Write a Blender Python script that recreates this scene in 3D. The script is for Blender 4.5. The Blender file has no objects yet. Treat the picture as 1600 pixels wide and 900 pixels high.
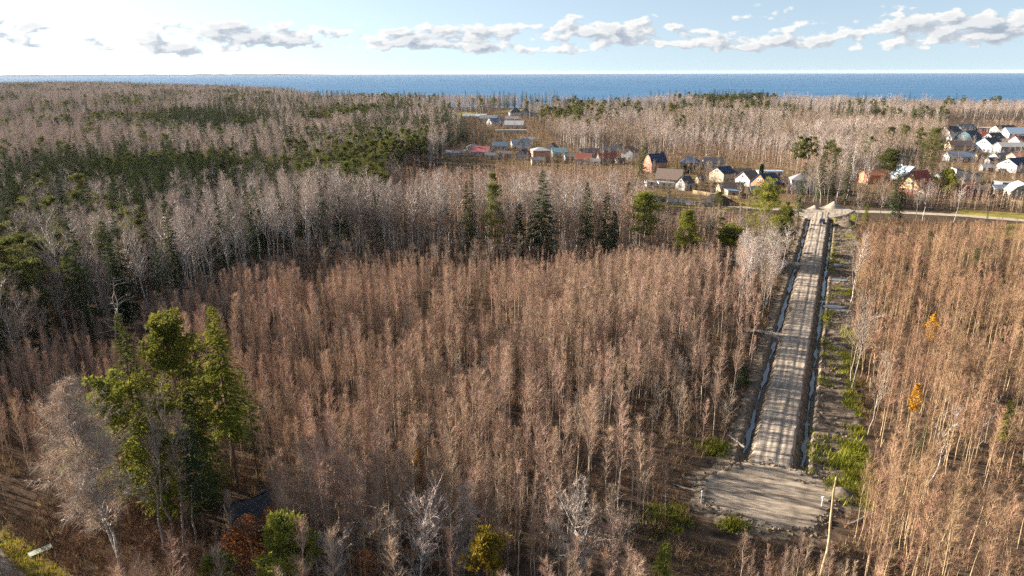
import bpy, math
import numpy as np
from mathutils import Matrix, Vector
R = math.radians
RN = np.random.default_rng
SC = bpy.context.scene
COL = SC.collection

# ------------------------------------------------------------------ camera, sky, sun, exposure
CAM_H, FPX, HOR, ROLL = 50.0, 1081.0, 112.0, R(0.18)
PITCH = math.atan((450 - HOR) / FPX)
cam = bpy.data.objects.new('camera', bpy.data.cameras.new('camera'))
COL.objects.link(cam)
cam.matrix_world = Matrix.Translation((0, 0, CAM_H)) @ Matrix.Rotation(math.pi / 2 - PITCH, 4, 'X') @ Matrix.Rotation(-ROLL, 4, 'Z')
cam.data.sensor_width = 36.0
cam.data.lens = 36.0 * FPX / 1600.0
cam.data.clip_start, cam.data.clip_end = 1.0, 120000.0
SC.camera = cam

SUN_EL, SUN_AZ = R(19.0), R(-68.0)          # azimuth measured from +Y (view direction) towards +X
SUN_STRENGTH, SKY_STRENGTH, EXPOSURE = 5.0, 0.092, 2.0

HAZE = 0.000016
CLOUD_SEED = 3.7
world = bpy.data.worlds.new('World'); SC.world = world; world.use_nodes = True
def build_world():
    nt = world.node_tree; N = nt.nodes; L = nt.links; N.clear()
    def nd(t, **k):
        n = N.new(t)
        for a, v in k.items(): setattr(n, a, v)
        return n
    def mth(op, a, b=None, clamp=False):
        n = nd('ShaderNodeMath', operation=op, use_clamp=clamp)
        for i, v in enumerate((a, b)):
            if v is None: continue
            if isinstance(v, (int, float)): n.inputs[i].default_value = v
            else: L.new(v, n.inputs[i])
        return n.outputs[0]
    def ramp(v, a, b, c=0.0, d=1.0, smooth=True):
        n = nd('ShaderNodeMapRange', interpolation_type='SMOOTHSTEP' if smooth else 'LINEAR', clamp=True)
        L.new(v, n.inputs[0])
        for i, x in enumerate((a, b, c, d)): n.inputs[i + 1].default_value = x
        return n.outputs[0]
    tc = nd('ShaderNodeTexCoord')
    sep = nd('ShaderNodeSeparateXYZ'); L.new(tc.outputs['Generated'], sep.inputs[0])
    x, y, z = sep.outputs
    zc = mth('MAXIMUM', z, 0.004)
    zs = mth('ADD', mth('MULTIPLY', zc, 0.86), 0.13)
    cmb = nd('ShaderNodeCombineXYZ'); L.new(x, cmb.inputs[0]); L.new(y, cmb.inputs[1]); L.new(zs, cmb.inputs[2])
    nv = nd('ShaderNodeVectorMath', operation='NORMALIZE'); L.new(cmb.outputs[0], nv.inputs[0])
    sky = nd('ShaderNodeTexSky', sky_type='NISHITA')
    sky.sun_disc = False; sky.sun_elevation = SUN_EL; sky.sun_rotation = SUN_AZ
    sky.altitude = 50; sky.air_density = 1.0; sky.dust_density = 0.5; sky.ozone_density = 1.0
    L.new(nv.outputs[0], sky.inputs[0])
    bg = nd('ShaderNodeBackground'); hs = nd('ShaderNodeHueSaturation'); hs.inputs['Saturation'].default_value = 0.78; hs.inputs['Value'].default_value = 0.56; L.new(sky.outputs[0], hs.inputs['Color']); L.new(hs.outputs[0], bg.inputs[0]); bg.inputs[1].default_value = SKY_STRENGTH
    # low bank of cumulus all round the horizon
    az = mth('ARCTAN2', x, y)
    def field(dz, daz):
        """cloud density in the direction shifted by (dz, daz): flat banks low down, puffs on top"""
        e = mth('ADD', zc, dz); a = mth('ADD', az, daz)
        def nz(ka, ke, seed, detail, rough):
            c = nd('ShaderNodeCombineXYZ'); L.new(mth('MULTIPLY', a, ka), c.inputs[0]); L.new(mth('MULTIPLY', e, ke), c.inputs[1]); c.inputs[2].default_value = seed
            n = nd('ShaderNodeTexNoise', noise_dimensions='3D'); L.new(c.outputs[0], n.inputs['Vector'])
            n.inputs['Scale'].default_value = 1.0; n.inputs['Detail'].default_value = detail; n.inputs['Roughness'].default_value = rough
            return n.outputs['Fac']
        big = nz(6.5, 30.0, CLOUD_SEED, 2.0, 0.5); puff = nz(32.0, 64.0, CLOUD_SEED + 4.4, 6.0, 0.54)
        d = mth('ADD', mth('MULTIPLY', big, 0.50), mth('MULTIPLY', puff, 0.62))
        band = mth('MULTIPLY', ramp(e, 0.013, 0.032), ramp(e, 0.100, 0.044))
        return mth('ADD', d, mth('MULTIPLY', mth('SUBTRACT', band, 1.0), 0.24))
    d0 = field(0.0, 0.0); d1 = field(0.0055, -0.010)
    mask = ramp(d0, 0.52, 0.585)
    lit = ramp(mth('SUBTRACT', d0, d1), -0.05, 0.06)
    thick = ramp(d0, 0.56, 0.68)
    shade = mth('ADD', mth('MULTIPLY', lit, 0.70), mth('MULTIPLY', mth('SUBTRACT', 1.0, thick), 0.30))
    mix = nd('ShaderNodeMix', data_type='RGBA'); L.new(shade, mix.inputs['Factor'])
    mix.inputs['A'].default_value = (0.36, 0.43, 0.53, 1); mix.inputs['B'].default_value = (1.0, 0.98, 0.95, 1)
    bc = nd('ShaderNodeBackground'); L.new(mix.outputs['Result'], bc.inputs[0]); bc.inputs[1].default_value = 0.265
    ms = nd('ShaderNodeMixShader'); L.new(mth('MULTIPLY', mask, 0.92), ms.inputs[0]); L.new(bg.outputs[0], ms.inputs[1]); L.new(bc.outputs[0], ms.inputs[2])
    out = nd('ShaderNodeOutputWorld'); L.new(ms.outputs[0], out.inputs[0])
build_world()

sun = bpy.data.objects.new('sun', bpy.data.lights.new('sun', 'SUN')); COL.objects.link(sun)
sun.data.energy = SUN_STRENGTH; sun.data.angle = R(0.5); sun.data.color = (1.0, 0.90, 0.78)
SUN_DIR = Vector((math.sin(SUN_AZ) * math.cos(SUN_EL), math.cos(SUN_AZ) * math.cos(SUN_EL), math.sin(SUN_EL)))
sun.rotation_euler = SUN_DIR.to_track_quat('Z', 'Y').to_euler()

vs = SC.view_settings
vs.view_transform = 'Standard'; vs.look = 'None'; vs.gamma = 1.0; vs.use_curve_mapping = False; vs.exposure = EXPOSURE
cy = SC.cycles
cy.max_bounces = 4; cy.diffuse_bounces = 2; cy.glossy_bounces = 2; cy.transmission_bounces = 2; cy.transparent_max_bounces = 4
cy.volume_bounces = 0
cy.caustics_reflective = False; cy.caustics_refractive = False
cy.use_adaptive_sampling = True; cy.adaptive_threshold = 0.01
cy.use_denoising = False

# ------------------------------------------------------------------ picture <-> ground
def P(px, py, z=0.0):
    """ground point that the photograph shows at pixel (px, py)"""
    u, v = px - 800.0, py - 450.0
    c, s = math.cos(ROLL), math.sin(ROLL)
    u, v = u * c - v * s, u * s + v * c
    dx, dz = u / FPX, -v / FPX
    cp, sp = math.cos(PITCH), math.sin(PITCH)
    Y, Z = cp + dz * sp, -sp + dz * cp
    t = (CAM_H - z) / -Z
    return (dx * t, Y * t)
def height_to(px, py, ptop):
    """height of an upright thing standing at pixel (px, py) whose top is at row ptop"""
    x, y = P(px, py)
    v = ptop - 450.0 + (px - 800) * math.sin(ROLL)
    return CAM_H - y * math.tan(PITCH + math.atan(v / FPX))
def PP(*pts): return [P(a, b) for a, b in pts]

# ------------------------------------------------------------------ materials
MATS = {}
def material(name, c1, c2=None, scale=3.0, rough=0.9, obvar=0.0, kind='diffuse', spec=0.2, bump=0.0, trans=0.0, stretch=None, detail=4.0, lo=0.35, hi=0.65, metallic=0.0):
    m = bpy.data.materials.new(name); m.use_nodes = True
    nt = m.node_tree; N = nt.nodes; L = nt.links; N.clear()
    out = N.new('ShaderNodeOutputMaterial')
    col = None
    nz = None
    if c2 is not None:
        tc = N.new('ShaderNodeTexCoord'); vec = tc.outputs['Object']
        if stretch:
            mp = N.new('ShaderNodeMapping'); mp.vector_type = 'TEXTURE'; mp.inputs['Scale'].default_value = tuple(1.0 / a for a in stretch[:3])
            if len(stretch) > 3: mp.inputs['Rotation'].default_value = (0, 0, stretch[3])
            L.new(vec, mp.inputs[0]); vec = mp.outputs[0]
        nz = N.new('ShaderNodeTexNoise'); nz.inputs['Scale'].default_value = scale; nz.inputs['Detail'].default_value = detail
        L.new(vec, nz.inputs['Vector'])
        mr = N.new('ShaderNodeMapRange'); L.new(nz.outputs['Fac'], mr.inputs[0]); mr.inputs[1].default_value = lo; mr.inputs[2].default_value = hi
        mx = N.new('ShaderNodeMix'); mx.data_type = 'RGBA'; L.new(mr.outputs[0], mx.inputs['Factor'])
        mx.inputs['A'].default_value = (*c1, 1); mx.inputs['B'].default_value = (*c2, 1)
        col = mx.outputs['Result']
    if obvar:
        oi = N.new('ShaderNodeObjectInfo')
        hs = N.new('ShaderNodeHueSaturation')
        a = N.new('ShaderNodeMapRange'); L.new(oi.outputs['Random'], a.inputs[0]); a.inputs[3].default_value = 1 - obvar; a.inputs[4].default_value = 1 + obvar
        L.new(a.outputs[0], hs.inputs['Value'])
        ml = N.new('ShaderNodeMath'); ml.operation = 'MULTIPLY'; L.new(oi.outputs['Random'], ml.inputs[0]); ml.inputs[1].default_value = 7.31
        fr = N.new('ShaderNodeMath'); fr.operation = 'FRACT'; L.new(ml.outputs[0], fr.inputs[0])
        b = N.new('ShaderNodeMapRange'); L.new(fr.outputs[0], b.inputs[0]); b.inputs[3].default_value = 0.5 - obvar * 0.025; b.inputs[4].default_value = 0.5 + obvar * 0.045
        L.new(b.outputs[0], hs.inputs['Hue'])
        if col is not None: L.new(col, hs.inputs['Color'])
        else: hs.inputs['Color'].default_value = (*c1, 1)
        col = hs.outputs[0]
    if kind == 'diffuse':
        sh = N.new('ShaderNodeBsdfDiffuse')
        if col is not None: L.new(col, sh.inputs[0])
        else: sh.inputs[0].default_value = (*c1, 1)
        res = sh.outputs[0]
        if trans:
            tr = N.new('ShaderNodeBsdfTranslucent')
            if col is not None: L.new(col, tr.inputs[0])
            else: tr.inputs[0].default_value = (*c1, 1)
            ms = N.new('ShaderNodeMixShader'); ms.inputs[0].default_value = trans
            L.new(res, ms.inputs[1]); L.new(tr.outputs[0], ms.inputs[2]); res = ms.outputs[0]
    else:
        sh = N.new('ShaderNodeBsdfPrincipled')
        if col is not None: L.new(col, sh.inputs['Base Color'])
        else: sh.inputs['Base Color'].default_value = (*c1, 1)
        sh.inputs['Roughness'].default_value = rough; sh.inputs['Specular IOR Level'].default_value = spec; sh.inputs['Metallic'].default_value = metallic
        res = sh.outputs[0]
    if bump and nz is not None:
        bp = N.new('ShaderNodeBump'); bp.inputs['Strength'].default_value = 1.0; bp.inputs['Distance'].default_value = bump
        L.new(nz.outputs['Fac'], bp.inputs['Height']); L.new(bp.outputs[0], sh.inputs['Normal'])
    L.new(res, out.inputs[0])
    MATS[name] = m
    return m
M = MATS
material('young_twig', (0.37, 0.25, 0.183), obvar=0.38)
material('young_bark', (0.60, 0.49, 0.36), (0.28, 0.20, 0.14), 1.5, obvar=0.25)
material('gold_twig', (0.34, 0.205, 0.128), obvar=0.35)
material('gold_bark', (0.50, 0.38, 0.22), (0.30, 0.20, 0.12), 1.5, obvar=0.25)
material('birch_twig', (0.43, 0.345, 0.29), obvar=0.2)
material('birch_bark', (0.72, 0.68, 0.61), (0.28, 0.24, 0.21), 2.2, obvar=0.15, lo=0.42, hi=0.5)
material('tan_twig', (0.47, 0.365, 0.28))
material('grey_twig', (0.34, 0.255, 0.19), obvar=0.2)
material('grey_bark', (0.30, 0.26, 0.22), (0.17, 0.14, 0.12), 2.0, obvar=0.15)
material('dead_wood', (0.40, 0.35, 0.30), (0.24, 0.20, 0.17), 2.0)
material('spruce_needle', (0.095, 0.11, 0.042), (0.048, 0.064, 0.028), 0.5, obvar=0.3, trans=0.15)
material('pine_needle', (0.17, 0.165, 0.045), (0.085, 0.095, 0.03), 0.6, obvar=0.25, trans=0.3)
material('bright_needle', (0.25, 0.24, 0.04), (0.13, 0.14, 0.03), 0.8, obvar=0.2, trans=0.35)
material('gold_needle', (0.32, 0.23, 0.03), (0.18, 0.13, 0.02), 0.8, trans=0.3)
material('yellow_leaf', (0.55, 0.30, 0.03), (0.40, 0.18, 0.02), 0.9, trans=0.3)
material('orange_leaf', (0.42, 0.17, 0.06), (0.25, 0.10, 0.04), 0.9, trans=0.25)
material('thuja_leaf', (0.035, 0.06, 0.02), (0.02, 0.035, 0.015), 0.9, trans=0.1)
material('conifer_bark', (0.17, 0.12, 0.09), (0.10, 0.075, 0.06), 2.0)
material('pine_bark', (0.33, 0.19, 0.10), (0.20, 0.12, 0.08), 1.2)
material('brush', (0.20, 0.115, 0.072), obvar=0.4)
material('dry_grass', (0.30, 0.21, 0.11), obvar=0.45, trans=0.2)
material('green_grass', (0.22, 0.22, 0.03), obvar=0.4, trans=0.3)
material('yellow_grass', (0.36, 0.31, 0.04), obvar=0.25, trans=0.3)

# ------------------------------------------------------------------ mesh helpers
class MB:
    """collects triangles; build() makes one mesh"""
    def __init__(s): s.v = []; s.f = []; s.m = []; s.n = 0
    def add(s, v, f, mi=0):
        v = np.asarray(v, np.float32).reshape(-1, 3); f = np.asarray(f, np.int32).reshape(-1, 3)
        s.v.append(v); s.f.append(f + s.n); s.m.append(np.full(len(f), mi, np.int32)); s.n += len(v)
    def merge(s, o, mi):
        if o.n: s.add(np.concatenate(o.v), np.concatenate(o.f), mi)
    def mesh(s, name, mats, smooth=False):
        me = bpy.data.meshes.new(name)
        v = np.concatenate(s.v); f = np.concatenate(s.f); mi = np.concatenate(s.m)
        me.vertices.add(len(v)); me.vertices.foreach_set('co', v.ravel())
        me.loops.add(f.size); me.loops.foreach_set('vertex_index', f.ravel())
        me.polygons.add(len(f)); me.polygons.foreach_set('loop_start', np.arange(len(f), dtype=np.int32) * 3)
        me.polygons.foreach_set('material_index', mi)
        me.polygons.foreach_set('use_smooth', np.full(len(f), bool(smooth)))
        for m in mats: me.materials.append(M[m] if isinstance(m, str) else m)
        me.update(calc_edges=True)
        return me
    # --- shapes
    def tubes(s, paths, radii, k=4, mi=0):
        p = np.asarray(paths, np.float64); m, n, _ = p.shape
        r = np.broadcast_to(np.asarray(radii, np.float64), (m, n))
        t = np.gradient(p, axis=1); t /= np.linalg.norm(t, axis=2, keepdims=True) + 1e-9
        ref = np.where(np.abs(t[..., 2:3]) > 0.9, np.array([1.0, 0, 0]), np.array([0, 0, 1.0]))
        a = np.cross(t, ref); a /= np.linalg.norm(a, axis=2, keepdims=True) + 1e-9
        b = np.cross(t, a)
        th = np.arange(k) * 2 * np.pi / k
        ring = p[:, :, None] + r[:, :, None, None] * (a[:, :, None] * np.cos(th)[:, None] + b[:, :, None] * np.sin(th)[:, None])
        idx = np.arange(m * n * k).reshape(m, n, k)
        q0, q1 = idx[:, :-1], idx[:, 1:]
        q0r, q1r = np.roll(q0, -1, 2), np.roll(q1, -1, 2)
        f = np.concatenate([np.stack([q0, q1, q1r], -1).reshape(-1, 3), np.stack([q0, q1r, q0r], -1).reshape(-1, 3)])
        s.add(ring.reshape(-1, 3), f, mi)
    def slivers(s, p0, p1, w, rng, mi=0):
        d = p1 - p0
        r = rng.normal(size=d.shape); a = np.cross(d, r); a /= np.linalg.norm(a, axis=1, keepdims=True) + 1e-9
        a *= np.asarray(w).reshape(-1, 1) * 0.5
        v = np.stack([p0 - a, p0 + a, p1], 1); n = len(v)
        s.add(v.reshape(-1, 3), np.arange(n * 3).reshape(n, 3), mi)
    def tris(s, v, mi=0):
        n = len(v); s.add(v.reshape(-1, 3), np.arange(n * 3).reshape(n, 3), mi)
    def box(s, x0, x1, y0, y1, z0, z1, mi=0):
        v = [(x0, y0, z0), (x1, y0, z0), (x1, y1, z0), (x0, y1, z0), (x0, y0, z1), (x1, y0, z1), (x1, y1, z1), (x0, y1, z1)]
        q = [(0, 3, 2, 1), (4, 5, 6, 7), (0, 1, 5, 4), (1, 2, 6, 5), (2, 3, 7, 6), (3, 0, 4, 7)]
        s.poly(v, q, mi)
    def poly(s, v, faces, mi=0):
        f = []
        for q in faces:
            for i in range(1, len(q) - 1): f.append((q[0], q[i], q[i + 1]))
        s.add(v, f, mi)

def norm(v): return v / (np.linalg.norm(v, axis=-1, keepdims=True) + 1e-9)

def link(name, data, parent=None, loc=None, rotz=0.0):
    o = bpy.data.objects.new(name, data); COL.objects.link(o)
    if parent is not None: o.parent = parent
    if loc is not None: o.location = loc
    if rotz: o.rotation_euler = (0, 0, rotz)
    return o
def tag(o, label=None, cat=None, group=None, kind=None):
    if label: o['label'] = label
    if cat: o['category'] = cat
    if group: o['group'] = group
    if kind: o['kind'] = kind
    return o

# ------------------------------------------------------------------ terrain, road, pad, ditches
TS = 0.76
A = np.array(P(1204, 730)); B = np.array(P(1281, 345))
SD = (B - A) / np.linalg.norm(B - A); TD = np.array([SD[1], -SD[0]])
ROAD_LEN = float(np.linalg.norm(B - A)) + 22
def to_st(x, y):
    d0, d1 = np.asarray(x) - A[0], np.asarray(y) - A[1]
    return d0 * SD[0] + d1 * SD[1], (d0 * TD[0] + d1 * TD[1]) / TS
def from_st(s, t): return A[0] + s * SD[0] + t * TS * TD[0], A[1] + s * SD[1] + t * TS * TD[1]
def hash_noise(x, y, seed=0):
    """smooth value noise in numpy"""
    x = np.asarray(x, float); y = np.asarray(y, float)
    xi, yi = np.floor(x).astype(np.int64), np.floor(y).astype(np.int64); fx, fy = x - xi, y - yi
    fx, fy = fx * fx * (3 - 2 * fx), fy * fy * (3 - 2 * fy)
    def h(a, b):
        n = (a * 374761393 + b * 668265263 + seed * 1442695041) & 0xffffffff
        n = ((n ^ (n >> 13)) * 1274126177) & 0xffffffff
        return ((n ^ (n >> 16)) & 0xffff) / 65535.0
    return (h(xi, yi) * (1 - fx) + h(xi + 1, yi) * fx) * (1 - fy) + (h(xi, yi + 1) * (1 - fx) + h(xi + 1, yi + 1) * fx) * fy
def fbm(x, y, seed=0, o=3):
    r, a, tot = 0.0, 1.0, 0.0
    for i in range(o):
        r = r + a * hash_noise(x * 2 ** i, y * 2 ** i, seed + i); tot += a; a *= 0.5
    return r / tot
def inpoly(x, y, poly):
    x = np.asarray(x); y = np.asarray(y); c = np.zeros(x.shape, bool); n = len(poly)
    for i in range(n):
        x0, y0 = poly[i]; x1, y1 = poly[(i + 1) % n]
        if y0 == y1: continue
        k = (y0 > y) != (y1 > y)
        c ^= k & (x < (x1 - x0) * (y - y0) / (y1 - y0) + x0)
    return c
PAD = PP((1092, 752), (1130, 735), (1168, 724), (1236, 736), (1290, 752), (1318, 772), (1296, 800), (1270, 834), (1190, 830), (1130, 806), (1095, 784))
def pad_dist(x, y):
    """signed distance to the pad outline, positive inside"""
    x = np.asarray(x, float); y = np.asarray(y, float); d = np.full(x.shape, 1e9)
    for i in range(len(PAD)):
        (x0, y0), (x1, y1) = PAD[i], PAD[(i + 1) % len(PAD)]
        ex, ey = x1 - x0, y1 - y0
        u = np.clip(((x - x0) * ex + (y - y0) * ey) / (ex * ex + ey * ey), 0, 1)
        d = np.minimum(d, np.hypot(x - x0 - u * ex, y - y0 - u * ey))
    return np.where(inpoly(x, y, PAD), d, -d)
SIDE_S = [(float(to_st(*P(1232, 412))[0]), 2.2), (float(to_st(*P(1200, 522))[0]), 1.8)]     # tracks that cross the left ditch
def ground_z(x, y):
    s, t = to_st(x, y)
    n1 = fbm(x * 0.35, y * 0.35, 5); n2 = fbm(x * 1.1, y * 1.1, 9)
    wob = (fbm(s * 0.12, s * 0 + 3, 2) - 0.5) * 0.9
    road = np.interp(t, [-7.2, -6.0, -5.2 , -4.3, -3.2, 0, 3.1, 4.5, 5.4, 6.3, 7.5], [0, 0.25, -0.75, -0.75, 0.45, 0.55, 0.45, -1.0, -1.0, 0.15, 0])
    road = road + np.where(np.abs(t) < 3.0, -0.09 * np.exp(-((np.abs(t + 0.25 * wob) - 1.15) / 0.32) ** 2) + 0.03 * np.sin(t * 5.1) + (n2 - 0.5) * 0.08, (n2 - 0.5) * 0.35 + wob * 0.2)
    for s0, w in SIDE_S:
        k = np.clip(1.4 - np.abs(s - s0) / w, 0, 1) * (t < -2.5)
        road = road * (1 - k) + k * (0.4 + (n2 - 0.5) * 0.1)
    on = np.clip((s + 1.0) / 2.0, 0, 1) * np.clip((ROAD_LEN - s) / 8, 0, 1) * np.clip((20 - np.abs(t)) / 6, 0, 1)
    z = road * on
    rough = (n1 - 0.45) * 0.9 * np.clip((17 - np.abs(t - 3)) / 5, 0, 1) * (np.abs(t) > 6.2) * on
    z = z + rough
    pd = pad_dist(x, y)
    k = np.clip(pd / 2.6 + 0.55, 0, 1); k = k * k * (3 - 2 * k)
    heap = np.exp(-((pd - 0.2) / 0.9) ** 2) * (n1 - 0.5) * 1.5
    return z * (1 - k) + k * (0.40 + (n2 - 0.5) * 0.14 + np.maximum(heap, 0))

def axis_lines(fine, lo, hi, step, far):
    a = np.arange(lo, hi + 1e-6, step)
    out = [a]; d = step; x = hi
    while x < far:
        d = min(d * 1.35, 900); x += d; out.append([x])
    pre = []; d = step; x = lo
    while x > -far:
        d = min(d * 1.35, 900); x -= d; pre.append(x)
    return np.concatenate([np.array(pre[::-1])] + [np.atleast_1d(k) for k in out])
GS = axis_lines(0, -16, ROAD_LEN + 6, 0.3, 15000); GT = axis_lines(0, -20, 20, 0.3, 20000)
SS, TT = np.meshgrid(GS, GT, indexing='ij')
GX, GY = from_st(SS, TT)
GZ = np.zeros_like(GX)
near = (SS > -20) & (SS < ROAD_LEN + 10) & (np.abs(TT) < 21)
GZ[near] = ground_z(GX[near], GY[near])
SHORE = [(-9000, 9000), (-2300, 3100), (-1650, 2900), (-1000, 2250), (-560, 1750), (-330, 1250), (-140, 1130), (60, 1080), (130, 1010), (260, 1130), (420, 1130), (560, 1010), (700, 960), (900, 900), (1400, 900), (9000, 3000)]
shx = np.array([p[0] for p in SHORE]); shy = np.array([p[1] for p in SHORE])
sea_side = GY - np.interp(GX, shx, shy)
GZ = np.where(sea_side > 0, np.maximum(-9.0, -sea_side * 0.08), GZ)

def grid_mesh(name, mask, dz, mats):
    """cells of the terrain grid as a mesh of quads"""
    idx = -np.ones(GX.shape, np.int64)
    cell = mask[:-1, :-1] & mask[1:, :-1] & mask[:-1, 1:] & mask[1:, 1:]
    use = np.zeros(GX.shape, bool)
    use[:-1, :-1] |= cell; use[1:, :-1] |= cell; use[:-1, 1:] |= cell; use[1:, 1:] |= cell
    idx[use] = np.arange(use.sum())
    ci, cj = np.nonzero(cell)
    q = np.stack([idx[ci, cj], idx[ci, cj + 1], idx[ci + 1, cj + 1], idx[ci + 1, cj]], 1)
    v = np.stack([GX[use], GY[use], GZ[use] + dz], 1)
    me = bpy.data.meshes.new(name)
    me.vertices.add(len(v)); me.vertices.foreach_set('co', v.astype(np.float32).ravel())
    me.loops.add(q.size); me.loops.foreach_set('vertex_index', q.astype(np.int32).ravel())
    me.polygons.add(len(q)); me.polygons.foreach_set('loop_start', np.arange(len(q), dtype=np.int32) * 4)
    me.polygons.foreach_set('use_smooth', np.ones(len(q), bool))
    me.update(calc_edges=True); me.flip_normals() if me.polygons[0].normal.z < 0 else None
    for m in mats: me.materials.append(M[m])
    return me
ra = -math.atan2(SD[0], SD[1])
material('forest_floor', (0.115, 0.077, 0.052), (0.045, 0.034, 0.024), 0.7, detail=12, kind='diffuse', bump=0.1)
material('road_gravel', (0.40, 0.33, 0.255), (0.23, 0.19, 0.15), 1.3, detail=10, stretch=(1.6, 0.16, 1, ra), bump=0.03, lo=0.38, hi=0.62)
material('pad_soil', (0.37, 0.30, 0.225), (0.15, 0.12, 0.09), 1.1, detail=12, stretch=(0.3, 1.3, 1, -0.30), bump=0.05)
material('bank_soil', (0.25, 0.195, 0.14), (0.11, 0.085, 0.06), 1.2, detail=10, bump=0.08)
material('clay', (0.19, 0.145, 0.105), (0.065, 0.052, 0.04), 0.9, detail=10, bump=0.1)
material('water', (0.15, 0.165, 0.18), (0.19, 0.18, 0.16), 0.6, kind='pbr', rough=0.08, spec=0.7)
material('sand', (0.42, 0.35, 0.27), (0.30, 0.25, 0.19), 0.8, bump=0.05)
material('meadow', (0.30, 0.235, 0.06), (0.17, 0.15, 0.045), 0.12, detail=6)
material('dry_meadow', (0.26, 0.17, 0.085), (0.17, 0.115, 0.06), 0.15, detail=6)
material('lawn', (0.15, 0.125, 0.05), (0.19, 0.135, 0.075), 0.10, detail=7)

ground = link('ground', grid_mesh('ground', np.ones(GX.shape, bool), 0.0, ['forest_floor'])); tag(ground, kind='structure')
edge = (fbm(GX * 0.9, GY * 0.9, 21) - 0.5) * 1.0
pdg = np.where(near, pad_dist(np.where(near, GX, 0), np.where(near, GY, 0)), -99)
on_road = near & (np.abs(TT) < 3.45 + edge * 0.5) & (SS > -1.5) & (SS < ROAD_LEN)
for s0, w in SIDE_S: on_road |= near & (np.abs(SS - s0) < w * 0.8 + edge) & (TT < 0) & (TT > -13)
tag(link('gravel_road', grid_mesh('gravel_road', on_road, 0.025, ['road_gravel'])), kind='structure')
edge2 = (fbm(GX * 0.5, GY * 0.5, 25, 4) - 0.5) * 2
pad_rim = near & (pdg + edge2 * 3.0 > -1.9)
tag(link('disturbed_soil', grid_mesh('disturbed_soil', pad_rim, 0.018, ['bank_soil'])), kind='structure')
on_pad = near & (pdg + edge2 * 1.8 > -0.1)
tag(link('dirt_pad', grid_mesh('dirt_pad', on_pad, 0.045, ['pad_soil'])), kind='structure')
bank = near & (SS > -3) & (SS < ROAD_LEN - 2) & (((TT < -2.6) & (TT > -8.3 - edge * 2.4)) | ((TT > 2.6) & (TT < 6.6 + edge)))
tag(link('ditch_bank', grid_mesh('ditch_bank', bank, 0.010, ['bank_soil'])), kind='structure')
strip_w = np.interp(SS, [-6, 10, 40, 120, 190], [16.0, 14.8, 13.2, 14.6, 16.5])
strip = near & (SS > -6) & (SS < ROAD_LEN - 4) & (TT > 5.6) & (TT < strip_w + edge * 2.5)
tag(link('cleared_strip', grid_mesh('cleared_strip', strip, 0.006, ['clay'])), kind='structure')

def sheet(name, pts, z, mat, kind='structure', sub=0):
    me = bpy.data.meshes.new(name); me.from_pydata([(x, y, z) for x, y in pts], [], [list(range(len(pts)))])
    me.materials.append(M[mat]); me.update()
    if me.polygons[0].normal.z < 0: me.flip_normals()
    return tag(link(name, me), kind=kind)
def strip_path(name, pts, w, z, mat, seed=1):
    """a path of even width with slightly ragged edges along ground points"""
    p = np.array(pts, float); seg = np.linalg.norm(np.diff(p, axis=0), axis=1); cum = np.concatenate([[0], np.cumsum(seg)])
    u = np.arange(0, cum[-1], 2.0); q = np.stack([np.interp(u, cum, p[:, 0]), np.interp(u, cum, p[:, 1])], 1)
    t = np.gradient(q, axis=0); t /= np.linalg.norm(t, axis=1, keepdims=True); nrm = np.stack([t[:, 1], -t[:, 0]], 1)
    rr = np.random.default_rng(seed); wl = w / 2 + rr.normal(0, 0.15, len(q)); wr = w / 2 + rr.normal(0, 0.15, len(q))
    v = np.concatenate([np.c_[q + nrm * wl[:, None], np.full(len(q), z)], np.c_[q - nrm * wr[:, None], np.full(len(q), z)]])
    n = len(q); f = [(i, i + 1, n + i + 1, n + i) for i in range(n - 1)]
    me = bpy.data.meshes.new(name); me.from_pydata(v.tolist(), [], f); me.materials.append(M[mat]); me.update()
    if me.polygons[0].normal.z < 0: me.flip_normals()
    return tag(link(name, me), kind='structure')
# water in the two ditches
def ditch_water(name, t0, t1, z, spans):
    for a, b in spans:
        u = np.arange(a, b, 0.8); rr = np.random.default_rng(int(a * 7) + 3)
        wd = np.clip(fbm(u * 0.22, u * 0, 31) * 2.6 - 0.75, 0.0, 1.1) * (t1 - t0); mid = (t0 + t1) / 2 + (fbm(u * 0.35, u * 0 + 9, 33) - 0.5) * 0.7; w0 = mid - wd / 2; w1 = mid + wd / 2 + 0.02
        x0, y0 = from_st(u, w0); x1, y1 = from_st(u, w1); n = len(u)
        v = [(a_, b_, z) for a_, b_ in zip(x0, y0)] + [(a_, b_, z) for a_, b_ in zip(x1, y1)]
        me = bpy.data.meshes.new(name); me.from_pydata(v, [], [(i, i + 1, n + i + 1, n + i) for i in range(n - 1)]); me.materials.append(M['water']); me.update()
        if me.polygons[0].normal.z < 0: me.flip_normals()
        tag(link(name, me), kind='structure')
s1, s2 = SIDE_S[1][0], SIDE_S[0][0]
ditch_water('ditch_water', -5.4, -4.35, -0.42, [(3, s1 - 2), (s1 + 2, s2 - 2.6), (s2 + 2.6, ROAD_LEN - 18)])
ditch_water('ditch_water', 4.6, 5.45, -0.72, [(3, ROAD_LEN - 14)])
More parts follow.
